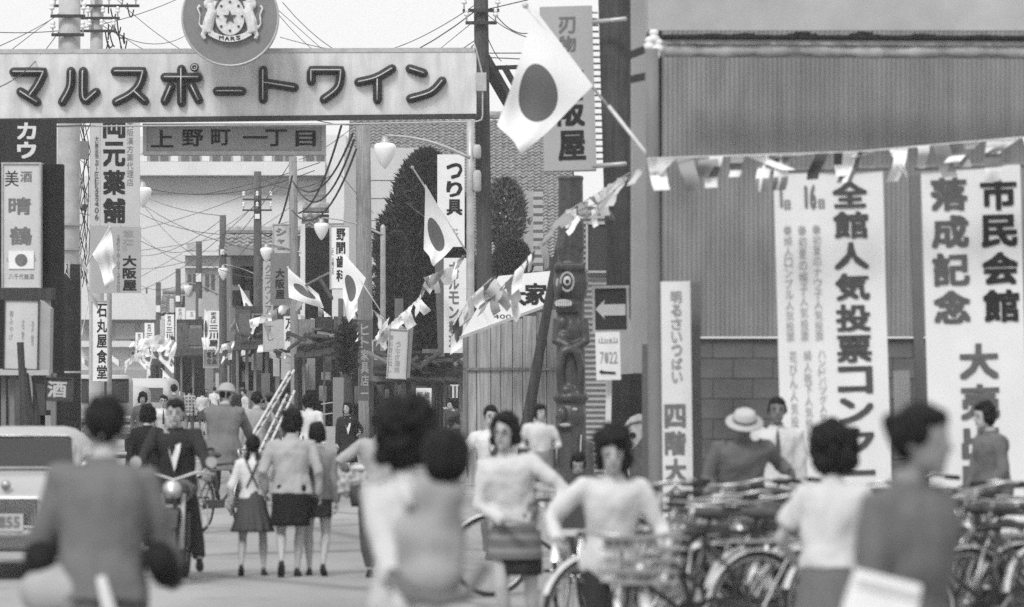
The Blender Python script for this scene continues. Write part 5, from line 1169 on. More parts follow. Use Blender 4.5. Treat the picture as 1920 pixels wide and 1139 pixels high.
    if hat:
        kind_, hv = hat; HP = lambda x, y, z: HCn+HM @ Vector((x*h, y*h, z*h)); b = MB()
        if kind_ == 'brim':
            prof = [(.10, .012), (.098, .020), (.062, .026), (.06, .040), (.054, .072), (.040, .082), (.012, .076)]
        elif kind_ == 'helmet': prof = [(.085, .008), (.083, .016), (.066, .024), (.063, .045), (.048, .072), (.022, .084), (.004, .086)]
        elif kind_ == 'cap': prof = [(.056, .018), (.060, .03), (.058, .05), (.045, .066), (.02, .073), (.004, .074)]
        b.lathe([(r*h, z*h) for r, z in prof], HCn+HM @ Vector((0, .008*h, 0)), 24, HM)
        o = part(b, 'hat', cloth(hv), t, smooth=True)
        if kind_ == 'brim': part(MB().lathe([(.0635*h, .028*h), (.063*h, .042*h)], HCn+HM @ Vector((0, .008*h, 0)), 24, HM), 'hat_band', cloth(.12), o, smooth=True)
        if kind_ == 'cap': part(MB().sphere(HP(0, -.055, .022), (.04*h, .03*h, .005*h), 12, 6, HM), 'peak', cloth(.03), o, smooth=True)
    # upper garment
    def shell(m_, off, low, sl, slr, seed, nm='shirt', hipflare=0., amp=.006):
        b = MB(); rg = []
        for a, rx, ry in TOR[:-1]:
            if a < low: continue
            fl = hipflare*max(0, (.08-a)/.1)
            o_ = off if a < .30 else off*.4
            rg.append(ering(pel+sp*a*h, sp, rx*h*wd+o_+fl, ry*h+o_+fl, 18, sd))
        if low < TOR[0][0]: 
            rg.insert(0, ering(pel+sp*low*h, Vector((0, 0, 1)), .102*h*wd+off+hipflare*1.5, .084*h+off+hipflare*1.5, 18, sd))
        b.loft(rg)
        for sx, sh, el, wr in arms:
            pts = [sh-sd*sx*.035*h, sh, sh.lerp(el, .5), el, el.lerp(wr, .5), el.lerp(wr, .97)]; rr = [.031*h+off*.5, .031*h+off*.55, .027*h*slr+off*.5, .024*h*slr+off*.45, .0225*h*slr+off*.4, .019*h*slr+off*.35]
            k = 6 if sl >= 1 else 5 if sl >= .7 else 3
            if sl < .7: pts[2] = sh.lerp(el, .25+sl)
            b.tube(pts[:k], rr[:k], 12)
        m2 = remeshed(b, vox, 4, .6); crumple(m2, amp*1.55, 4.2, seed, (1, 1, .8)); crumple(m2, amp*.5, 11, seed+3, (1, 1, .5)); return part(m2, nm, m_, t, smooth=True)
    if top:
        m_, off, low = top[:3]; fl = top[3] if len(top) > 3 else 0
        shell(m_, off*h, low, sleeve, sleeve_r, int(px), top[4] if len(top) > 4 else 'shirt', fl*h, .0065*min(1.3, sleeve_r))
        # collar
        rgc = [ering(pel+sp*a*h, sp, rx*h*wd+.006, ry*h+.006, 18, sd) for a, rx, ry in ((.300, .056, .044), (.318, .040, .039), (.330, .037, .037))]
        part(MB().loft(rgc, cap=False), 'collar', m_, t, smooth=True)
    if jacket:       # pale shirt front showing in a V between the lapels
        m_ = jacket; f = -fw
        c0 = N_-sp*.005*h; pts = [c0+sd*.04*h+f*.045*h, c0-sd*.04*h+f*.045*h, c0-sp*.10*h-sd*.030*h+f*.100*h, c0-sp*.21*h+f*.108*h, c0-sp*.10*h+sd*.030*h+f*.100*h]
        bb = MB(); bb.add(pts+[q-f*.03*h for q in pts], [(0, 1, 2, 3, 4), (9, 8, 7, 6, 5), (0, 5, 6, 1), (1, 6, 7, 2), (2, 7, 8, 3), (3, 8, 9, 4), (4, 9, 5, 0)])
        part(bb, 'shirt_front', m_, t)
    if tie:
        f = -fw; part(MB().tube([N_+f*.052*h, N_-sp*.06*h+f*.10*h, N_-sp*.16*h+f*.105*h], [.006*h, .010*h, .016*h], 6), 'necktie', tie, t)
    # lower garment
    if bottom:
        kind_, m_ = bottom[0], bottom[1]
        if kind_ in ('skirt', 'pencil', 'kimono', 'apron'):
            hem = bottom[2]*h; fl = bottom[3]*h if len(bottom) > 3 else .0; wst = pel+sp*.085*h
            fc = (legs[0][3]+legs[1][3])*.5; zt = pel.z-.02*h; rg = []
            seat = p.get('seat', False)
            nk = 48
            npl = 0 if kind_ != 'skirt' else 13
            cen = [wst, pel+Vector((0, 0, .03*h)), pel-Vector((0, 0, .03*h))]; R_ = [(.087, .068), (.104, .082), (.110, .09)]
            nst = 7
            for j in range(1, nst+1):
                u = j/nst; z = (pel.z-.03*h)*(1-u)+hem*u; f_ = (pel.z-z)/max(.01, pel.z)
                cen.append(Vector((pel.x+(fc.x-pel.x)*f_, pel.y+(fc.y-pel.y)*f_*.8, z))); R_.append((.110+fl/h*u-(.012*u if kind_ == 'kimono' else 0), .09+fl/h*u*.85))
            for j, (c_, (rx, ry)) in enumerate(zip(cen, R_)):
                ring = ering(c_, sp if j == 0 else (0, 0, 1), rx*h*wd, ry*h, nk, sd); u = max(0, (j-1)/(len(cen)-2))
                for k in range(nk):
                    d = ring[k]-c_; w_ = (.020*h*u*math.sin(k/nk*6.283*npl+.6*math.sin(j*.7)) if npl else .006*h*u*math.sin(k/nk*6.283*5+1)+.003*h*math.sin(k*1.1+j))
                    ring[k] = ring[k]+d.normalized()*w_
                rg.append(ring)
            inner = [[c_+(q-c_)*.94 for q in r_] for c_, r_ in zip(cen[::-1], rg[::-1])][:4]
            part(MB().loft(rg+inner, cap=False), 'kimono_skirt' if kind_ == 'kimono' else 'skirt', m_, t, smooth=True)
            if kind_ == 'kimono':
                part(MB().loft([ering(pel+sp*a*h, sp, .094*h, .078*h, 20, sd) for a in (.09, .12, .19, .2)]), 'obi', cloth(.25), t, smooth=True)
                part(MB().box(pel+sp*.15*h+fw*.1*h, (.13*h, .06*h, .1*h)), 'obi_knot', cloth(.22), t)
        elif kind_ in ('trousers', 'mompe', 'shorts'):
            b = MB(); wr_ = 1.35 if kind_ == 'mompe' else 1.
            b.loft([ering(pel+sp*a*h, sp, rx*h*wd+.012*h, ry*h+.012*h, 16, sd) for a, rx, ry in ((-.065, .08, .066), (-.02, .1, .074), (.03, .096, .072), (.085, .085, .062))])
            for sx, hip, kn, an, ft in legs:
                lo = an.lerp(kn, .06) if kind_ != 'shorts' else hip.lerp(kn, .6)
                b.tube([hip, hip.lerp(kn, .5), kn, kn.lerp(lo, .5), lo] if kind_ != 'shorts' else [hip, hip.lerp(kn, .4), lo], [.062*h, .056*h*wr_, .045*h*wr_, .041*h*wr_, .036*h if kind_ != 'mompe' else .028*h] if kind_ != 'shorts' else [.062*h, .058*h, .052*h], 12)
            m2 = remeshed(b, vox, 4, .6); crumple(m2, .006, 3.5, int(px)+1, (1, 1, .7)); part(m2, 'trousers', m_, t, smooth=True)
    # shoes
    if shoes is not None:
        for i, (sx, hip, kn, an, ft) in enumerate(legs):
            fdx = p.get('toes', [(sx*.1, -1, -.05)]*2)[i]; d = Vector(fdx).normalized(); b = MB(); u = h/1.6
            heel = an+Vector((0, 0, -.03*h))-d*.035*u
            b.tube([heel-d*.01*u+Vector((0, 0, .01)), heel+d*.03*u, heel+d*.11*u-Vector((0, 0, .008*u)), heel+d*.18*u-Vector((0, 0, .016*u)), heel+d*.215*u-Vector((0, 0, .018*u))], [.022*u, .036*u, .038*u, .034*u, .016*u], 12)
            b.sphere(an+Vector((0, 0, -.008*h)), (.03*u, .036*u, .03*u), 10, 8)
            part(remeshed(b, .009 if s > 150 else .015, 2, .5), 'shoe', cloth(shoes, rough=.4), t, smooth=True)
    return t
BACK = 180
def stand(dl=0, dr=0): return [(-.06, dl, 0), (.06, dr, 0)]
WALK = dict(feet=[(-.055, -.13, 0), (.055, .15, .04)], hands=[(-.15, .10, .48), (.15, -.12, .49)], toes=[(-.1, -1, .1), (.1, -1, -.7)])
WALK2 = dict(feet=[(-.055, .15, .04), (.055, -.12, 0)], hands=[(-.15, -.10, .49), (.15, .10, .48)], toes=[(-.1, -1, -.7), (.1, -1, .1)])
# ------------------------------------------------------------ bicycles and other vehicles
BIKE_D = mat('black bicycle enamel', .03, .3, .1, 9, spec=.6)
def make_bicycle(basket=False, loc=(0, 0, 0), rz=0, label='', group=None, rack=True, child=False):
    t = thing('bicycle', label, 'bicycle', loc, rz, group)
    for wx in (-.55, .55):
        w = thing('wheel', None, None, (wx, 0, .335)); w.parent = t
        ring = lambda r: [Vector((r*math.cos(6.2832*k/36), 0, r*math.sin(6.2832*k/36))) for k in range(36)]
        part(MB().tube(ring(.318), .0185, 8, closed=True), 'tyre', RUBBER, w, smooth=True)
        part(MB().tube(ring(.296), .010, 6, closed=True), 'rim', CHROME, w, smooth=True)
        b = MB()
        for k in range(28):
            a = 6.2832*k/28; sy = .022 if k % 2 else -.022; b.tube([Vector((.015*math.cos(a+.8), sy, .015*math.sin(a+.8))), Vector((.295*math.cos(a), 0, .295*math.sin(a)))], .0016, 3)
        o = part(b, 'spokes', METAL, w); o['kind'] = 'stuff'
        part(MB().tube([(0, -.05, 0), (0, .05, 0)], .02, 8), 'hub', CHROME, w, smooth=True)
    bb = (-.08, 0, .30); hd = (.40, 0, .80); hb = (.44, 0, .66); st = (-.20, 0, .78)
    b = MB()
    b.tube([bb, hb], .017, 8).tube([st, hd], .015, 8).tube([bb, st], .016, 8).tube([hb, hd], .02, 8)
    for sy in (-.05, .05): b.tube([(bb[0], sy*.5, bb[2]), (-.55, sy, .335)], .010, 6).tube([(st[0], sy*.4, st[2]-.04), (-.55, sy, .335)], .009, 6)
    part(b, 'frame', BIKE_D, t, smooth=True)
    b = MB()
    for sy in (-.045, .045): b.tube([(.44, sy*.6, .68), (.49, sy, .5), (.55, sy, .335)], .011, 6)
    part(b, 'fork', CHROME, t, smooth=True)
    hbar = part(MB().tube([(hd[0], 0, .8), (.37, 0, .95)], .013, 8).tube([(.18, -.27, .96), (.30, -.26, .98), (.40, -.12, .96), (.41, 0, .95), (.40, .12, .96), (.30, .26, .98), (.18, .27, .96)], .011, 8), 'handlebar', CHROME, t, smooth=True)
    for sy in (-1, 1): part(MB().tube([(.10, sy*.272, .955), (.22, sy*.268, .965)], .017, 8), 'grip', RUBBER, hbar, smooth=True)
    b = MB().sphere((-.25, 0, .895), (.13, .10, .04), 14, 8); b.tube([(-.2, 0, .78), (-.23, 0, .87)], .013, 8); part(b, 'saddle', mat('saddle leather', .06, .4, .2, 9), t, smooth=True)
    for wx, a0, a1 in ((-.55, 10, 200), (.55, 20, 165)):
        rings = []
        for k in range(15):
            a = R(a0+(a1-a0)*k/14); c = Vector((wx+.352*math.cos(a), 0, .335+.352*math.sin(a))); n_ = Vector((math.cos(a), 0, math.sin(a)))
            rings.append([c+Vector((0, y, 0))-n_*.4*abs(y) for y in (-.03, -.015, 0, .015, .03)])
        part(MB().loft(rings, cap=False, closed=False), 'mudguard', CHROME_B, t, smooth=True)
    part(MB().box((-.3, -.045, .33), (.5, .02, .10)), 'chain_guard', BIKE_D, t)
    cr = part(MB().tube([(bb[0], -.09, bb[2]), (bb[0]+.12, -.09, bb[2]-.1)], .009, 6).tube([(bb[0], .09, bb[2]), (bb[0]-.12, .09, bb[2]+.1)], .009, 6).tube([(bb[0], -.09, bb[2]), (bb[0], .09, bb[2])], .012, 6), 'crank', CHROME, t)
    for sy, sx in ((-1, 1), (1, -1)): part(MB().box((bb[0]+sx*.12, sy*.14, bb[2]-sx*.1), (.09, .09, .025)), 'pedal', RUBBER, cr)
    if rack:
        b = MB()
        for sy in (-.07, .07): b.tube([(-.30, sy, .73), (-.78, sy, .73), (-.55, sy, .34)], .008, 5)
        for x_ in (-.35, -.5, -.65, -.77): b.tube([(x_, -.07, .73), (x_, .07, .73)], .006, 5)
        part(b, 'carrier', CHROME, t)
    part(MB().lathe([(.005, 0), (.04, .02), (.055, .07), (.055, .09)][::1], (.50, 0, .78), 14, Matrix.Rotation(R(90), 3, 'Y')), 'headlamp', CHROME, t, smooth=True)
    part(MB().tube([(-.5, -.09, .02), (-.5, -.07, .33), (-.5, .07, .33), (-.5, .09, .02)], .008, 5), 'stand', CHROME, t)
    if basket:
        b = MB(); 
        for z in (.72, .78, .84, .90, .96):
            w_ = .13+.05*(z-.72)/.24; b.tube([(.48, -w_-.04, z), (.48, w_+.04, z), (.48+w_*1.4, w_+.04, z), (.48+w_*1.4, -w_-.04, z)], .006, 5, closed=True)
        for k in range(9):
            y = -.15+.0375*k; b.tube([(.48, y, .72), (.48, y*1.2, .96)], .004, 4).tube([(.66, y, .72), (.73, y*1.2, .96)], .004, 4)
        bo = part(b, 'basket', mat('wicker', .27, .8, .3, 30), t); part(MB().box((.59, 0, .725), (.2, .3, .012)), 'basket_floor', mat('wicker', .27), bo)
    return t
TW = tag
RAISE = .10
m = MB(); m.box((5.3, 29.9, RAISE/2), (8.4, 15.8, RAISE)); o = part(m, 'raised_pavement', PAVE); tag(o, kind='structure')

bk0 = None
def bike_at(px, s, yaw, label, z=0., group='bicycles parked along the corrugated building', steer=0):
    global bk0
    loc = ((px-CX)/s, F/s, z)
    if bk0 is None: bk0 = make_bicycle(loc=loc, rz=R(yaw), label=label, group=group); o = bk0
    else:
        o = copy_tree(bk0); o.location = loc; o.rotation_euler = (R(steer), 0, R(yaw)); o['label'] = label; o['group'] = group
    return o
PK = [(1268, 322, -152, 'very first parked bicycle of the row, its mudguard touching the steel pole'), (1312, 276, -146, 'dark bicycle wedged behind the first parked bicycle by the steel pole'), (1560, 270, -146, 'dark bicycle wedged beneath the contest banner in the middle row'), (1790, 262, -144, 'dark bicycle wedged behind the grey dressed woman in the middle row'), (1345, 317, -148, 'leftmost parked bicycle with a bright mudguard just right of the steel pole'),
 (1400, 310, -140, 'second parked bicycle with a bright curved mudguard near the steel pole'),
 (1465, 302, -150, 'third parked bicycle below the man in the straw hat'),
 (1530, 312, -138, 'parked bicycle between the straw hat man and the white blouse girl'),
 (1600, 304, -146, 'front row bicycle behind the girl in the white blouse'),
 (1680, 312, -142, 'front row bicycle right of the white blouse girl'),
 (1770, 308, -150, "front row bicycle beside the grey dressed woman's arm"),
 (1850, 312, -140, 'parked bicycle with bright handlebars beside the boy in grey'),
 (1930, 306, -147, 'parked bicycle at the right edge with a shiny mudguard'),
 (1300, 276, -150, 'back row bicycle nearest the narrow floor banner'),
 (1390, 270, -140, "back row bicycle at the straw hat man's hands"),
 (1480, 274, -152, 'back row bicycle under the contest banner'),
 (1590, 270, -142, "back row bicycle at the contest banner's right edge"),
 (1700, 274, -148, 'back row bicycle hidden partly by the grey dressed woman'),
 (1830, 272, -40, 'back row bicycle directly in front of the boy'),
 (1930, 280, -146, 'outermost parked bicycle cut by the right edge'),
 (1370, 306, -144, 'middle row bicycle under the pale straw hat'),
 (1470, 302, -150, 'middle row bicycle left of the white blouse girl'),
 (1880, 302, -142, "middle row bicycle below the boy's elbow")]
for i, (x_, s_, a_, lb) in enumerate(PK): bike_at(x_, s_, a_, lb, RAISE, steer=(-6, 4, -3, 7)[i % 4])

# --- car, front view
def taper_loft(st):     # stations (y, halfwidth, zlo, zhi, corner)
    rg = []
    for y, w, z0, z1, r in st:
        pts = []
        for cx_, cz, a0 in ((w-r, z1-r, 0), (-w+r, z1-r, 90), (-w+r*.6, z0+r*.6, 180), (w-r*.6, z0+r*.6, 270)):
            rr = r if a0 < 180 else r*.6
            for k in range(5): a = R(a0+k*22.5); pts.append(Vector((cx_+rr*math.cos(a), y, cz+rr*math.sin(a))))
        rg.append(pts)
    return MB().loft(rg)
CARP = mat('pale car paint', .37, .3, .04, 2, spec=.6)
car = thing('compact_car', 'pale rounded compact car facing the camera at the left edge', 'car', (P(2, 712, 212).x, F/212, 0))
part(taper_loft([(0, .55, .38, .72, .12), (.05, .62, .30, .80, .16), (.35, .68, .24, .90, .2), (1.1, .71, .22, .96, .2), (2.6, .71, .22, .95, .2), (3.5, .66, .26, .85, .2), (3.7, .5, .35, .7, .15)]), 'body', CARP, car, smooth=True)
part(taper_loft([(1.02, .60, .90, .98, .04), (1.38, .56, .92, 1.24, .2), (1.6, .56, .92, 1.33, .26), (2.3, .56, .92, 1.34, .27), (2.75, .56, .9, 1.2, .12), (3.0, .55, .9, .96, .04)]), 'cabin', CARP, car, smooth=True)
wsg = MB(); wsg.add([(-.53, 1.0, .975), (.53, 1.0, .975), (.48, 1.33, 1.235), (.44, 1.36, 1.26), (-.44, 1.36, 1.26), (-.48, 1.33, 1.235)], [(0, 1, 2, 3, 4, 5)])
part(wsg, 'windshield', mat('car glass', .03, .2, .1, 1, spec=.4), car); part(MB().tube([(-.53, .995, .975), (.53, .995, .975), (.485, 1.32, 1.24), (.44, 1.35, 1.265), (-.44, 1.35, 1.265), (-.485, 1.32, 1.24)], .012, 6, closed=True), 'windshield_trim', CHROME, car, smooth=True)
part(MB().box((0, .0, .60), (.62, .06, .24)), 'grille_recess', METAL_D, car)
for k in range(26): part(MB().box((-.29+.0235*k, -.035, .60), (.007, .02, .235)), 'grille_bar', CHROME, car)
part(MB().tube([(-.33, -.035, .73), (.33, -.035, .73)], .013, 6).tube([(-.33, -.035, .475), (.33, -.035, .475)], .013, 6), 'grille_frame', CHROME, car)
part(MB().lathe([(.045, 0), (.045, .015), (.02, .03)], (0.04, .02, .845), 14, Matrix.Rotation(R(90), 3, 'X')), 'emblem', CHROME, car, smooth=True)
part(MB().tube([(-.68, .15, .42), (-.5, -.1, .42), (.5, -.1, .42), (.68, .15, .42)], .045, 10), 'bumper', CHROME, car, smooth=True)
pl = part(MB().box((.05, -.15, .52), (.33, .015, .155)), 'number_plate', mat('plate grey', .42, .6, .08, 9), car); lt = MB(); letters(lt, '8-55', .06, .575, .475, .26, -.162, .03, True); part(lt, 'lettering', INKG, pl)
for sx in (-1, 1):
    part(MB().lathe([(.0, -.01), (.08, 0), (.09, .02), (.085, .06)], (sx*.52, .02, .66), 18, Matrix.Rotation(R(-90), 3, 'X')), 'headlight', CHROME, car, smooth=True)
    for yy in (.55, 2.9): part(MB().tube([(sx*.56, yy, .27), (sx*.69, yy, .27)], .27, 20), 'wheel', RUBBER, car, smooth=True)
    part(MB().tube([(sx*.60, .9, .98), (sx*.66, .85, 1.02)], .03, 8), 'wing_mirror', CHROME, car, smooth=True)
# --- pickup seen from behind
tk = thing('pickup_truck', 'small pale pickup truck seen from behind beyond the foreground cyclist', 'truck', (P(214, 712, 83).x, F/83, 0), R(11))
TP = mat('truck paint', .48, .45, .1, 2)
part(MB().box((0, .02, .70), (1.6, .04, .50)), 'tailgate', TP, tk); part(MB().box((0, -.02, .93), (1.63, .07, .06)), 'top_rail', TP, tk); part(MB().box((0, -.01, .80), (1.59, .03, .05)), 'dark_moulding', METAL_D, tk)
for sx in (-1, 1): part(MB().box((sx*.79, 1.2, .70), (.04, 2.4, .50)), 'bed_side', TP, tk)
part(taper_loft([(2.5, .66, .5, 1.86, .14), (3.2, .68, .5, 1.89, .16), (3.9, .64, .5, 1.82, .2)]), 'cab', TP, tk, smooth=True)
part(MB().box((0, 2.49, 1.52), (1.06, .02, .5)), 'rear_window', GLASS, tk)
part(MB().tube([(-.55, 2.47, 1.27), (.55, 2.47, 1.27), (.55, 2.47, 1.78), (-.55, 2.47, 1.78)], .025, 6, closed=True), 'window_seal', METAL_D, tk)
part(MB().box((0, 1.2, .66), (1.54, 2.5, .08)), 'bed_floor', WOOD_M, tk); part(MB().box((0, -.05, .5), (1.6, .1, .12)), 'rear_bumper', METAL_D, tk)
for sx in (-1, 1):
    for yy in (.6, 3.2): part(MB().tube([(sx*.60, yy, .32), (sx*.78, yy, .32)], .32, 18), 'wheel', RUBBER, tk, smooth=True)
    part(MB().box((sx*.75, -.03, .74), (.1, .03, .12)), 'tail_light', METAL_D, tk)
vn = thing('parked_van', 'pale rounded van facing the camera far down the street', 'van', (P(268, 712, 62).x, F/62, 0))
part(taper_loft([(0, .78, .4, 1.5, .2), (.2, .82, .3, 1.80, .25), (3.2, .82, .3, 1.82, .25)]), 'body', mat('van paint', .5, .5, .08, 2), vn, smooth=True)
part(MB().box((0, -.0, 1.32), (1.2, .05, .42)), 'windshield', GLASS, vn)
for sx in (-1, 1): part(MB().tube([(sx*.6, .8, .3), (sx*.8, .8, .3)], .3, 16), 'wheel', RUBBER, vn, smooth=True)
v2_ = thing('small_delivery_van', 'small pale three wheeled van with a dark round mark beside the far pedestrians', 'van', (P(240, 712, 76).x, F/76, 0))
part(taper_loft([(0, .34, .4, 1.45, .12), (.15, .38, .3, 1.6, .18), (2., .38, .3, 1.6, .18)]), 'body', mat('van paint 2', .45, .5, .08, 2), v2_, smooth=True)
lt = MB(); letters(lt, '電話', .0, 1.45, 1.1, .16, -.01, .04); part(lt, 'lettering', INKG, v2_); part(MB().box((0, -.01, .9), (.3, .04, .3)), 'grille', METAL_D, v2_)
part(MB().tube([(-.08, .2, .28), (.08, .2, .28)], .28, 16), 'wheel', RUBBER, v2_, smooth=True)

# --- motorcycle with the suited rider
mc = thing('motorcycle', 'dark motorcycle with a bright headlamp coming toward the camera', 'motorcycle', (P(322, 712, 216).x, F/216, 0))
for yy in (0, 1.25):
    w = thing('wheel', None, None, (0, yy, .31)); w.parent = mc
    rg = lambda r: [Vector((0, r*math.cos(6.2832*k/30), r*math.sin(6.2832*k/30))) for k in range(30)]
    part(MB().tube(rg(.275), .045, 10, closed=True), 'tyre', RUBBER, w, smooth=True); part(MB().tube(rg(.225), .018, 6, closed=True), 'rim', CHROME, w, smooth=True)
    b = MB()
    for k in range(18): a = 6.28*k/18; b.tube([(.02*(-1)**k, 0, 0), (0, .22*math.cos(a), .22*math.sin(a))], .003, 3)
    o = part(b, 'spokes', METAL, w); o['kind'] = 'stuff'
b = MB()
for sx in (-.085, .085): b.tube([(sx, 0, .31), (sx, .18, .78)], .022, 8)
part(b, 'fork', METAL, mc, smooth=True)
part(MB().loft([[Vector((x, .36*math.cos(a)*.97, .31+.36*math.sin(a))) for x in (-.07, 0, .07)] for a in [R(15+k*12) for k in range(12)]], cap=False, closed=False), 'front_mudguard', BIKE_D, mc, smooth=True)
part(MB().tube([(-.36, .22, .95), (-.2, .2, .97), (0, .2, .9), (.2, .2, .97), (.36, .22, .95)], .013, 8), 'handlebar', CHROME, mc, smooth=True)
part(MB().lathe([(.0, -.012), (.07, 0), (.085, .02), (.075, .1), (.03, .15)], (0, .06, .82), 18, Matrix.Rotation(R(-90), 3, 'X')), 'headlamp', CHROME, mc, smooth=True)
part(MB().sphere((0, .55, .80), (.14, .26, .12)), 'fuel_tank', BIKE_D, mc, smooth=True); part(MB().box((0, .62, .45), (.2, .32, .3)), 'engine', METAL_D, mc); part(MB().sphere((0, .95, .80), (.15, .3, .07)), 'seat', mat('seat vinyl', .03, .4, .1, 9), mc, smooth=True)
part(MB().tube([(0, .2, .85), (0, .35, .75), (0, .4, .3), (0, 1.25, .31)], .022, 8), 'frame', BIKE_D, mc); part(MB().box((0, .45, .27), (.5, .05, .03)), 'footrest', RUBBER, mc)
for sx in (-1, 1): part(MB().lathe([(.05, 0), (.05, .015)], (sx*.33, .2, 1.06), 12, Matrix.Rotation(R(90), 3, 'X')), 'mirror', CHROME, mc)

# ------------------------------------------------------------ the people, far to near
W1 = cloth(.62); W2 = cloth(.52); GR1 = cloth(.30); GR2 = cloth(.22); GR3 = cloth(.16); DK1 = cloth(.06); DK2 = cloth(.03); BLK_ = cloth(.016)
PL = cloth(.12, 'plaid', .35, 9); HS = cloth(.13, 'hstripe', .22, 11)
far = [
 ('pedestrian in a plaid jacket and dark slacks seen from behind', 355, 816, 1.53, 180, (PL, .016, -.12), ('trousers', GR3), 'perm', dict(WALK), True),
 ('woman in a white blouse and dark skirt walking away beside the plaid clad pedestrian', 379, 816, 1.46, 180, (W2, .014, -.02), ('skirt', DK1, .33, .03), 'perm', dict(WALK2), True),
 ('woman in a bright white short sleeved blouse farthest right of the far walking group', 402, 800, 1.50, 180, (W1, .014, -.02), ('skirt', GR2, .36, .02), 'short', dict(WALK), True),
 ('broad backed man in a dark suit walking away down the street', 326, 850, 1.66, 180, (GR3, .020, -.1), ('trousers', DK1), 'short', dict(WALK2), False),
 ('small far pedestrian in a pale top left of the white capped man', 297, 812, 1.46, 180, (W2, .014, -.04), ('skirt', GR2, .36, .02), 'perm', dict(WALK), True),
 ('far pedestrian in grey standing before the pale van', 268, 818, 1.56, 180, (GR1, .016, -.1), ('trousers', GR3), 'perm', dict(WALK2), True),
 ('distant dark clad walker beyond the plaid clad pedestrian', 387, 792, 1.5, 180, (DK1, .016, -.1), ('trousers', DK1), 'short', dict(WALK), False),
 ('peaked cap policeman standing near the far poles', 437, 826, 1.62, 0, (DK2, .016, -.08), ('trousers', DK2), 'crop', dict(feet=stand()), False)]
far += [
 ('tiny far walker in white under the cursive banner', 338, 792, 1.5, 180, (W1, .016, -.05), ('skirt', GR2, .34, .02), 'perm', dict(WALK), True),
 ('tiny far walker in black left of the wooden pole with the white plate', 285, 800, 1.55, 0, (DK1, .016, -.1), ('trousers', DK1), 'short', dict(WALK2), False),
 ('tiny far woman facing the camera in a grey dress below the small banners', 312, 790, 1.45, 0, (GR2, .016, -.05), ('skirt', GR2, .34, .02), 'perm', dict(WALK), True),
 ('far man in dark clothes standing by the rounded hanging sign post', 418, 806, 1.58, 90, (DK1, .018, -.1), ('trousers', GR3), 'short', dict(feet=stand()), False),
 ('far woman in a pale apron by the dim shopfront posts', 460, 815, 1.46, -60, (W2, .016, -.05), ('skirt', W2, .34, .02), 'bun', dict(feet=stand()), True),
 ('dark coated person between the ladders and the second wooden pole', 532, 868, 1.52, 180, (DK1, .018, -.1), ('trousers', DK1), 'short', dict(WALK), False)]
for lb, x, ft, h_, yw, tp, bt, hr, ps, fe in far:
    person(lb, x, ft, h_, yw, top=tp, bottom=bt, hair=hr, pose=ps, female=fe, hat=('cap', .03) if 'policeman' in lb else None, sleeve=.5 if 'short sleeved' in lb else 1)
RIDE = dict(pelvis=(0, .16, .56), lean=14, hands=[(-.19, -.17, .60), (.19, -.17, .60)], elbows=[(-1, .4, -.4), (1, .4, -.4)], feet=[(-.08, .0, .12), (.08, -.02, .22)], knees=[(-.3, -1, .1), (.3, -1, .1)], curl=.9)
person('man in a white shirt and white cap riding behind the scooter', 319, 815, 1.52, 0, s=60, top=(W1, .016, -.05), bottom=('trousers', GR1), hair='crop', hat=('cap', .7), pose=dict(RIDE))
person('man with glasses and dark tie riding a scooter toward the camera', 306, 850, 1.55, 0, s=100, top=(W1, .016, -.05), bottom=('trousers', GR1), hair='short', pose=dict(RIDE, pelvis=(0, .16, .49)), glasses=True, tie=DK1, group=None)
b1 = copy_tree(mc); b1.location = (P(314, 712, 100).x, F/100-.2, 0); b1['label'] = 'motor scooter ridden by the man with glasses'; b1.scale = (.9, .9, .9)
person('woman in a dark cardigan over a pale blouse facing the camera beside the truck', 268, 880, 1.50, 0, s=93, top=(GR3, .016, -.08), bottom=('skirt', DK1, .35, .02), hair='perm', female=True, jacket=W1, pose=dict(hands=[(-.14, -.08, .52), (.14, -.08, .5)]))
person('dark haired person in a black top seen from behind beside the motorcycle rider', 276, 960, 1.46, 180, s=160, top=(BLK_, .018, -.06), bottom=('skirt', DK1, .32, .03), hair='perm', female=True, pose=dict(WALK2))
# right side mid distance
person('suited woman in white open collar holding a small white paper by the bare pole', 650, 905, 1.37, 12, s=109, top=(DK2, .016, -.14), bottom=('skirt', DK2, .26, .03), hair='perm', female=True, jacket=W1, pose=dict(hands=[(-.135, -.05, .46), (.15, -.10, .62)], head_turn=-35, head_pitch=-8, head_side=0, feet=stand(), elbows=[(-.6, .6, -.2), (.6, .6, -.4)]), shoes=.2)
person('woman in white sleeves and grey vest seen from behind by the slender lamp post', 580, 935, 1.55, 180, s=122, top=(W1, .015, -.04), bottom=('skirt', GR3, .3, .02), hair='perm', female=True, pose=dict(WALK))
person('dark jacketed man with a flat cap behind the ladder worker', 506, 905, 1.55, 180, s=108, top=(DK1, .018, -.1), bottom=('trousers', DK1), hair='crop', hat=('cap', .06), pose=dict(WALK))
wk = person('worker in a grey jacket carrying pale ladders seen from behind', 481, 940, 1.60, 180, s=128, top=(GR1, .022, -.08), bottom=('trousers', GR2), hair='short', pose=dict(hands=[(-.20, -.12, .60), (.15, .02, .48)], feet=stand(-.08, .1)))
LW = mat('whitewashed ladder', .52, .8, .15, 12)
def ladder(label, a, b__, w, s1, s2, n=9):
    A, B = P(*a, s1), P(*b__, s2); t = thing('ladder', label, 'ladder', A, 0, 'ladders carried by the worker'); u = (B-A); sd_ = Vector(w)
    for sg_ in (-.5, .5): part(MB().bar(sd_*sg_, u+sd_*sg_*1.1, .032, .025), 'rail', LW, t)
    for k in range(n): c = u*((k+.6)/n); part(MB().bar(c-sd_*.5, c+sd_*.5, .03), 'rung', WOOD_M, t)
ladder('whitewashed ladder seen almost edge on, upper of the two', (547, 696), (460, 845), (.05, .30, .02), 122, 134)
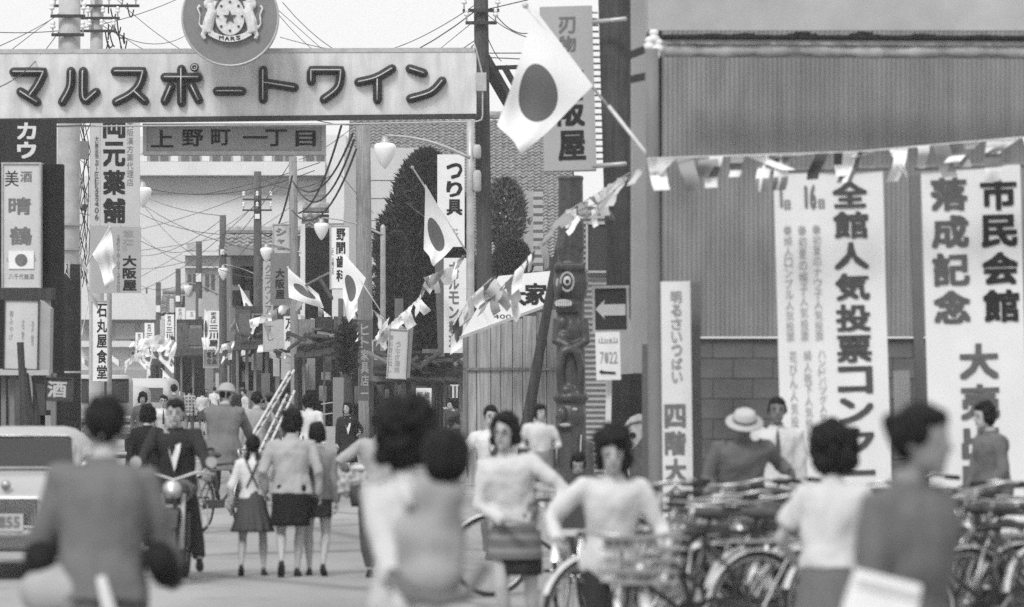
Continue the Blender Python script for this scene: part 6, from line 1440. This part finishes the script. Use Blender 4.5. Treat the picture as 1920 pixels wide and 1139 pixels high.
ladder('whitewashed ladder with visible rungs, lower of the two', (545, 737), (487, 860), (.10, .25, .05), 124, 134)
person('woman in a dark kimono raising a hand to her chin by the lattice door', 851, 890, 1.40, -55, s=100, top=(cloth(.055), .02, -.02), bottom=('kimono', cloth(.055), .06, .0), hair='bun', female=True, sleeve_r=1.7, pose=dict(hands=[(-.12, -.10, .56), (.03, -.13, .86)], elbows=[(-.5, .4, -.6), (.7, -.3, -.8)], head_turn=0, curl=.8))
# cyclist with helmet
rb_ = bike_at(418, 160, 65, 'black roadster bicycle ridden by the man in the sun helmet', group='bicycles being ridden or pushed')
person('man in a sun helmet and long dark jacket cycling away', 421, 997, 1.60, 165, s=158, top=(GR3, .024, -.16, .012, 'jacket'), bottom=('trousers', DK1), hair='crop', hat=('helmet', .34), wide=1.12, pose=dict(pelvis=(0, .05, .60), lean=10, hands=[(-.15, -.22, .62), (.15, -.22, .62)], feet=[(-.09, -.06, .10), (.09, -.04, .24)], knees=[(-.3, -1, .1), (.3, -1, .1)], head_pitch=14, curl=.9))
# the trio
person('schoolgirl with braids, white blouse and dark pleated suspender skirt walking away', 474, 1080, 1.27, 180, top=(W1, .012, -.0), bottom=('skirt', cloth(.075), .315, .045), hair='braids', female=True, pose=dict(feet=[(-.075, -.04, 0), (.075, .10, .03)], hands=[(-.19, -.05, .53), (.16, -.02, .5)], toes=[(-.1, -1, -.1), (.1, -1, -.5)]))
_g = [o for o in C.objects if o.get('label', '').startswith('schoolgirl')][0]
for sx in (-1, 1):
    part(MB().tube([(sx*.05, .082, .80), (-sx*.035, .105, 1.0), (-sx*.075, .07, 1.09)], .010, 6), 'suspender', DK1, _g)
person('woman in a pale grey jumper and black pencil skirt walking arm in arm', 547, 1082, 1.49, 180, top=(cloth(.36), .020, -.05, .004, 'jumper'), bottom=('pencil', BLK_, .31, -.004), hair='perm', female=True, wide=1.16, pose=dict(feet=[(-.03, -.05, 0), (.055, .12, .05)], hands=[(-.17, -.04, .5), (.17, -.06, .52)], toes=[(-.05, -1, 0), (.1, -1, -.8)], head_turn=10))
person('girl in a grey jumper and short dark skirt close beside the woman in pencil skirt', 594, 1080, 1.38, 180, top=(cloth(.24), .016, -.05, .002, 'jumper'), bottom=('pencil', DK2, .385, .0), hair='bob', female=True, pose=dict(feet=[(-.045, .10, .03), (.05, -.03, 0)], hands=[(-.13, -.02, .48), (.15, -.02, .50)], toes=[(-.1, -1, -.4), (.1, -1, 0)]))
person('woman in baggy dark work trousers carrying a basket, half hidden by the mother', 712, 1083, 1.50, 180, top=(cloth(.33), .018, -.02), bottom=('mompe', cloth(.07)), hair='short', female=True, wide=1.1, pose=dict(hands=[(-.16, -.05, .5), (.19, -.10, .62)], elbows=[(-.4, .8, -.2), (.8, .5, -.5)], feet=stand(), lean=8))
bs = thing('carried_basket', 'dark woven basket with a pale frilled cloth bundle hung on the arm', 'basket', P(676, 950, 208))
bb_ = MB().lathe([(.085, 0), (.10, .1), (.11, .19)], (0, 0, 0), 18); part(bb_, 'basket_body', mat('dark wicker', .07, .8, .3, 40, kind='vstripe', v2=.03), bs, smooth=True)
cb_ = MB().sphere((-.04, 0, .24), (.14, .1, .09)).sphere((.08, 0, .26), (.1, .1, .08)).sphere((-.12, -.02, .2), (.08, .07, .12)); part(crumple(remeshed(cb_, .012, 2), .016, 9, 4, (1, 1, 1)), 'cloth_bundle', cloth(.4, 'blotch', .12, 18), bs, smooth=True)
part(MB().sphere((.03, 0, .35), (.15, .08, .035)), 'white_cloth', W1, bs, smooth=True)
# motorcycle rider
person('man in a dark suit and open white shirt riding the motorcycle toward the camera', 322, 1100, 1.64, 0, s=210, top=(DK2, .020, -.1, .004, 'jacket'), bottom=('trousers', DK2), hair='short', jacket=W1, pose=dict(pelvis=(0, .28, .50), lean=8, hands=[(-.20, -.02, .57), (.20, -.02, .57)], elbows=[(-1, .3, -.4), (1, .3, -.4)], feet=[(-.12, .08, .12), (.15, .02, .06)], knees=[(-.6, -1, .3), (.5, -1, .3)], head_pitch=10, curl=1.))
# by the shack
person('woman in a white cardigan and dark vest holding an advertising card', 924, 1050, 1.52, 10, top=(W1, .020, -.10, .006, 'cardigan'), bottom=('trousers', cloth(.16)), hair='short', female=True, jacket=DK1, pose=dict(hands=[(-.21, -.02, .50), (.05, -.16, .58)], elbows=[(-.8, .3, 0), (.6, .4, -.6)], feet=[(-.03, 0, 0), (.06, .12, 0)], side=-3))
sg2 = sign('picture_card', 'dark picture card with a pale top edge held by the woman in the white cardigan', 'card', 922, 866, 952, 932, 196, mat('picture card', .22, .6, .3, 6, kind='blotch', v2=.05), th=.02)
part(MB().box((0, -.012, -.02), (.15, .01, .05)), 'pale_strip', W1, sg2)
part(MB().box((0, -.012, -.28), (.13, .01, .09)), 'portrait_print', mat('portrait print', .4, .6, .4, 8, kind='blotch', v2=.1), sg2)
# glasses woman and her bicycle
bq = bike_at(1045, 228, 8, 'bicycle held by the woman with glasses, its front wheel toward the street'); bq.rotation_euler[2] = R(188); bq['group'] = 'bicycles being ridden or pushed'
person('woman with glasses in a pale cardigan and striped skirt bending over a bicycle', 966, 1150, 1.55, -12, s=285, top=(cloth(.52), .018, -.04, .004, 'cardigan'), bottom=('pencil', DK2, .32, .0), hair='perm', female=True, glasses=True, pose=dict(lean=12, side=-4, hands=[(-.02, -.14, .55), (.20, -.10, .55)], elbows=[(-.8, .4, -.3), (.9, .3, -.1)], head_turn=-8, head_pitch=2, feet=[(-.03, .0, 0), (.07, .08, 0)]))
_g = [o for o in C.objects if o.get('label', '').startswith('woman with glasses in')][0]
part(MB().loft([ering(_g.location*0+Vector((0, -.0-.0*k, .98-.075*k)), (0, 0, 1), (.158+.005*k), .140+.005*k, 24) for k in range(6)], cap=False), 'striped_wrap', HS, _g, smooth=True)
person('small child in pale clothes riding behind the woman with glasses', 1012, 1150, .95, 0, s=225, z0=.62, top=(W2, .014, -.02), bottom=('shorts', GR2), hair='bob', pose=dict(hands=[(-.12, -.12, .62), (.12, -.12, .62)], head_turn=25))
# woman on front bicycle
bf = bike_at(1165, 270, -82, 'bicycle with a wicker basket pushed by the woman in the white blouse'); bpy.data.objects.remove
bf2 = make_bicycle(basket=True, loc=(P(1176, 712, 350).x, F/350, 0), rz=R(-84), label='bicycle with a wicker basket wheeled toward the camera by the white blouse woman', group='bicycles being ridden or pushed')
def kill(o):
    for c in list(o.children): kill(c)
    bpy.data.objects.remove(o)
kill(bf)
person('woman in a white blouse wheeling the basket bicycle toward the camera', 1146, 1200, 1.485, 5, s=338, top=(cloth(.54), .018, -.08, .006, 'blouse'), bottom=('trousers', DK2), hair='big', female=True, wide=1.05, pose=dict(hands=[(-.22, -.17, .60), (.19, -.17, .56)], elbows=[(-1, .4, -.5), (.5, .8, -.5)], lean=10, head_pitch=12, head_turn=-8, feet=stand(-.05, .1), curl=.9))
rb2 = bike_at(1075, 250, -100, 'dark bicycle standing between the two women with its carrier loaded'); rb2['group'] = 'bicycles being ridden or pushed'
bx = thing('carrier_parcel', 'dark leather bag with a pale lower edge on the bicycle between the two women', 'bag', P(1073, 1000, 255)); part(MB().box((0, 0, .12), (.24, .3, .20)), 'bag_body', DK1, bx); part(MB().box((0, -.005, .01), (.26, .32, .05)), 'pale_edge', W2, bx)
part(remeshed(MB().sphere((0, 0, .26), (.11, .1, .05)), .012, 2), 'cloth_top', GR1, bx, smooth=True)
person('dark haired child bending behind the bicycles in front of the totem pole', 1083, 1080, 1.18, 0, s=215, top=(DK1, .016, -.05), bottom=('trousers', DK1), hair='bob', pose=dict(lean=20, head_pitch=35))
# straw hat man and others on the right
person('man in a pale straw hat and grey work shirt bending over the parked bicycles', 1388, 1150, 1.50, 5, s=238, z0=RAISE-.04, top=(cloth(.115), .024, -.08, .006), bottom=('trousers', cloth(.10)), hair='crop', hat=('brim', .42), wide=1.15, pose=dict(lean=16, head_pitch=28, hands=[(-.16, -.18, .54), (.25, -.12, .66)], elbows=[(-.4, .7, -.3), (.5, .6, -.5)], feet=stand()), skin=mat('tanned skin', .13, .55, .1, 9))
person('short haired man in a white collar and tie behind the straw hat man', 1456, 1120, 1.53, 0, s=225, z0=RAISE, top=(W2, .018, -.05), bottom=('trousers', DK1), hair='short', tie=DK1, skin=mat('shaded skin', .16, .55, .1, 9), pose=dict(feet=stand()))
person('boy in a grey jacket seen from the side looking down at the bicycles', 1866, 1120, 1.49, -70, s=228, z0=RAISE, top=(cloth(.13), .022, -.10), bottom=('trousers', DK1), hair='bob', pose=dict(lean=6, head_pitch=10, hands=[(-.12, -.10, .48), (.12, -.10, .50)]))
person('girl with a dark bob and short sleeved white blouse seen from behind', 1552, 1350, 1.52, 155, s=380, top=(cloth(.50), .022, -.0, .0, 'blouse'), bottom=('skirt', cloth(.14), .3, .03), hair='big', female=True, sleeve=.45, wide=.95, pose=dict(lean=9, head_turn=-25, hands=[(-.14, -.24, .62), (.15, -.14, .55)], elbows=[(-.5, .4, -.8), (.6, .5, -.5)]))
person('woman with upswept hair in a plain grey dress walking in the right foreground', 1694, 1640, 1.695, 48, s=556, top=(cloth(.13), .022, -.08, .004, 'dress_top'), bottom=('skirt', cloth(.13), .3, .01), hair='bun', female=True, wide=1.08, pose=dict(hands=[(-.12, -.12, .52), (.13, .04, .47)], elbows=[(-.4, .8, -.5), (.3, .8, 0)], head_turn=10, head_pitch=6), skin=mat('foreground skin', .22, .5, .05, 9))
hb_ = thing('paper_bag', 'large plain white paper bag carried in the right foreground', 'bag', P(1632, 1216, 585))
part(MB().loft([[Vector((x*w_, y*.06, z)) for x, y in ((-1, -1), (1, -1), (1, 1), (-1, 1))] for w_, z in ((.12, -.08), (.115, .10), (.105, .235))]), 'bag_body', cloth(.74), hb_); part(MB().box((0, -.063, .20), (.2, .006, .03)), 'folded_edge', W2, hb_)
hb_.rotation_euler = (0, R(14), 0)
# mother and baby
person('mother with thick black hair seen from behind carrying a baby on her back', 762, 1500, 1.66, 180, s=480, top=(cloth(.45), .020, -.06, .004), bottom=('skirt', cloth(.22), .28, .0), hair='big', female=True, wide=.74, pose=dict(lean=8, hands=[(-.04, .25, .585), (.02, .25, .585)], elbows=[(-.05, .35, -1), (.05, .35, -1)], fingers=[(1, .1, 0), (-1, .1, 0)]))
bb = thing('baby', 'baby with black hair wrapped in a pale grey carrying cloth on the mother back', 'baby', P(822, 1062, 520))
b = MB(); b.sphere((-.03, 0, .10), (.125, .10, .20)).sphere((-.03, 0, -.02), (.11, .11, .12)).sphere((.0, .02, .27), (.11, .08, .09)); 
part(crumple(remeshed(b, .013, 4), .012, 3, 9), 'carrying_cloth', cloth(.34, 'blotch', .13, 6), bb, smooth=True)
hd_ = MB().sphere((.03, .02, .40), (.078, .082, .09)).sphere((.025, .03, .31), (.04, .04, .05)).sphere((.105, .03, .385), (.012, .02, .025)).sphere((-.045, .03, .385), (.012, .02, .025)); part(remeshed(hd_, .01, 2), 'head', SKIN, bb, smooth=True)
part(crumple(remeshed(MB().sphere((.03, .0, .415), (.094, .09, .09)).sphere((.03, -.03, .375), (.09, .065, .08)), .01, 2), .004, 9, 2), 'hair', HAIR, bb, smooth=True)
lg = MB().tube([(-.10, .02, .0), (-.13, -.03, -.14), (-.08, -.02, -.27)], [.05, .04, .03], 10).sphere((-.06, -.03, -.30), (.03, .05, .025)); part(remeshed(lg, .011, 3), 'leg', W2, bb, smooth=True)
part(MB().tube([(-.13, -.05, .30), (-.10, -.09, .22)], .022, 8), 'strap', W2, bb, smooth=True)
part(MB().tube([(-.17, -.02, -.02), (-.1, -.11, -.10), (0, -.13, -.12), (.1, -.11, -.10), (.17, -.02, 0)], .022, 8), 'sling', cloth(.14), bb, smooth=True)
# foreground cyclist from behind
person('cyclist in a grey shirt with black arm covers seen from behind in the left foreground', 188, 1520, 1.71, 180, s=470, top=(cloth(.14), .026, -.05, .008), bottom=('trousers', cloth(.12)), hair='short', wide=.86, sleeve=.7, pose=dict(pelvis=(0, 0, .53), lean=12, hands=[(-.155, -.22, .58), (.155, -.22, .58)], elbows=[(-.25, .9, -.6), (.25, .9, -.6)], head_pitch=12, feet=stand(), curl=.9))
_g = [o for o in C.objects if o.get('label', '').startswith('cyclist in a grey')][0]
for sx in (-1, 1): part(MB().tube([(sx*.235, .06, 1.08), (sx*.255, -.12, 1.0), (sx*.26, -.33, .98)], [.065, .06, .05], 12), 'arm_cover', BLK_, _g, smooth=True)
part(MB().tube([ (0.165*math.cos(a*.3927), .125*math.sin(a*.3927)+.0, .965) for a in range(16)], .022, 8, closed=True), 'belt', DK2, _g, smooth=True)
part(MB().tube([(-.02, .16, 1.0), (-.06, .2, .86), (-.09, .2, .70)], [.02, .03, .03], 8), 'hanging_towel', W2, _g, smooth=True)
fb = bike_at(188, 436, 90, 'large framed bicycle straddled by the cyclist in the left foreground', group='bicycles being ridden or pushed')
bx = thing('carrier_bundle', 'pale cloth bundle tied on the carrier of the foreground bicycle', 'bundle', P(112, 1150, 470)); part(crumple(remeshed(MB().sphere((0, 0, .08), (.17, .15, .13)), .014, 3), .01, 4, 2), 'bundle_cloth', cloth(.34), bx, smooth=True)
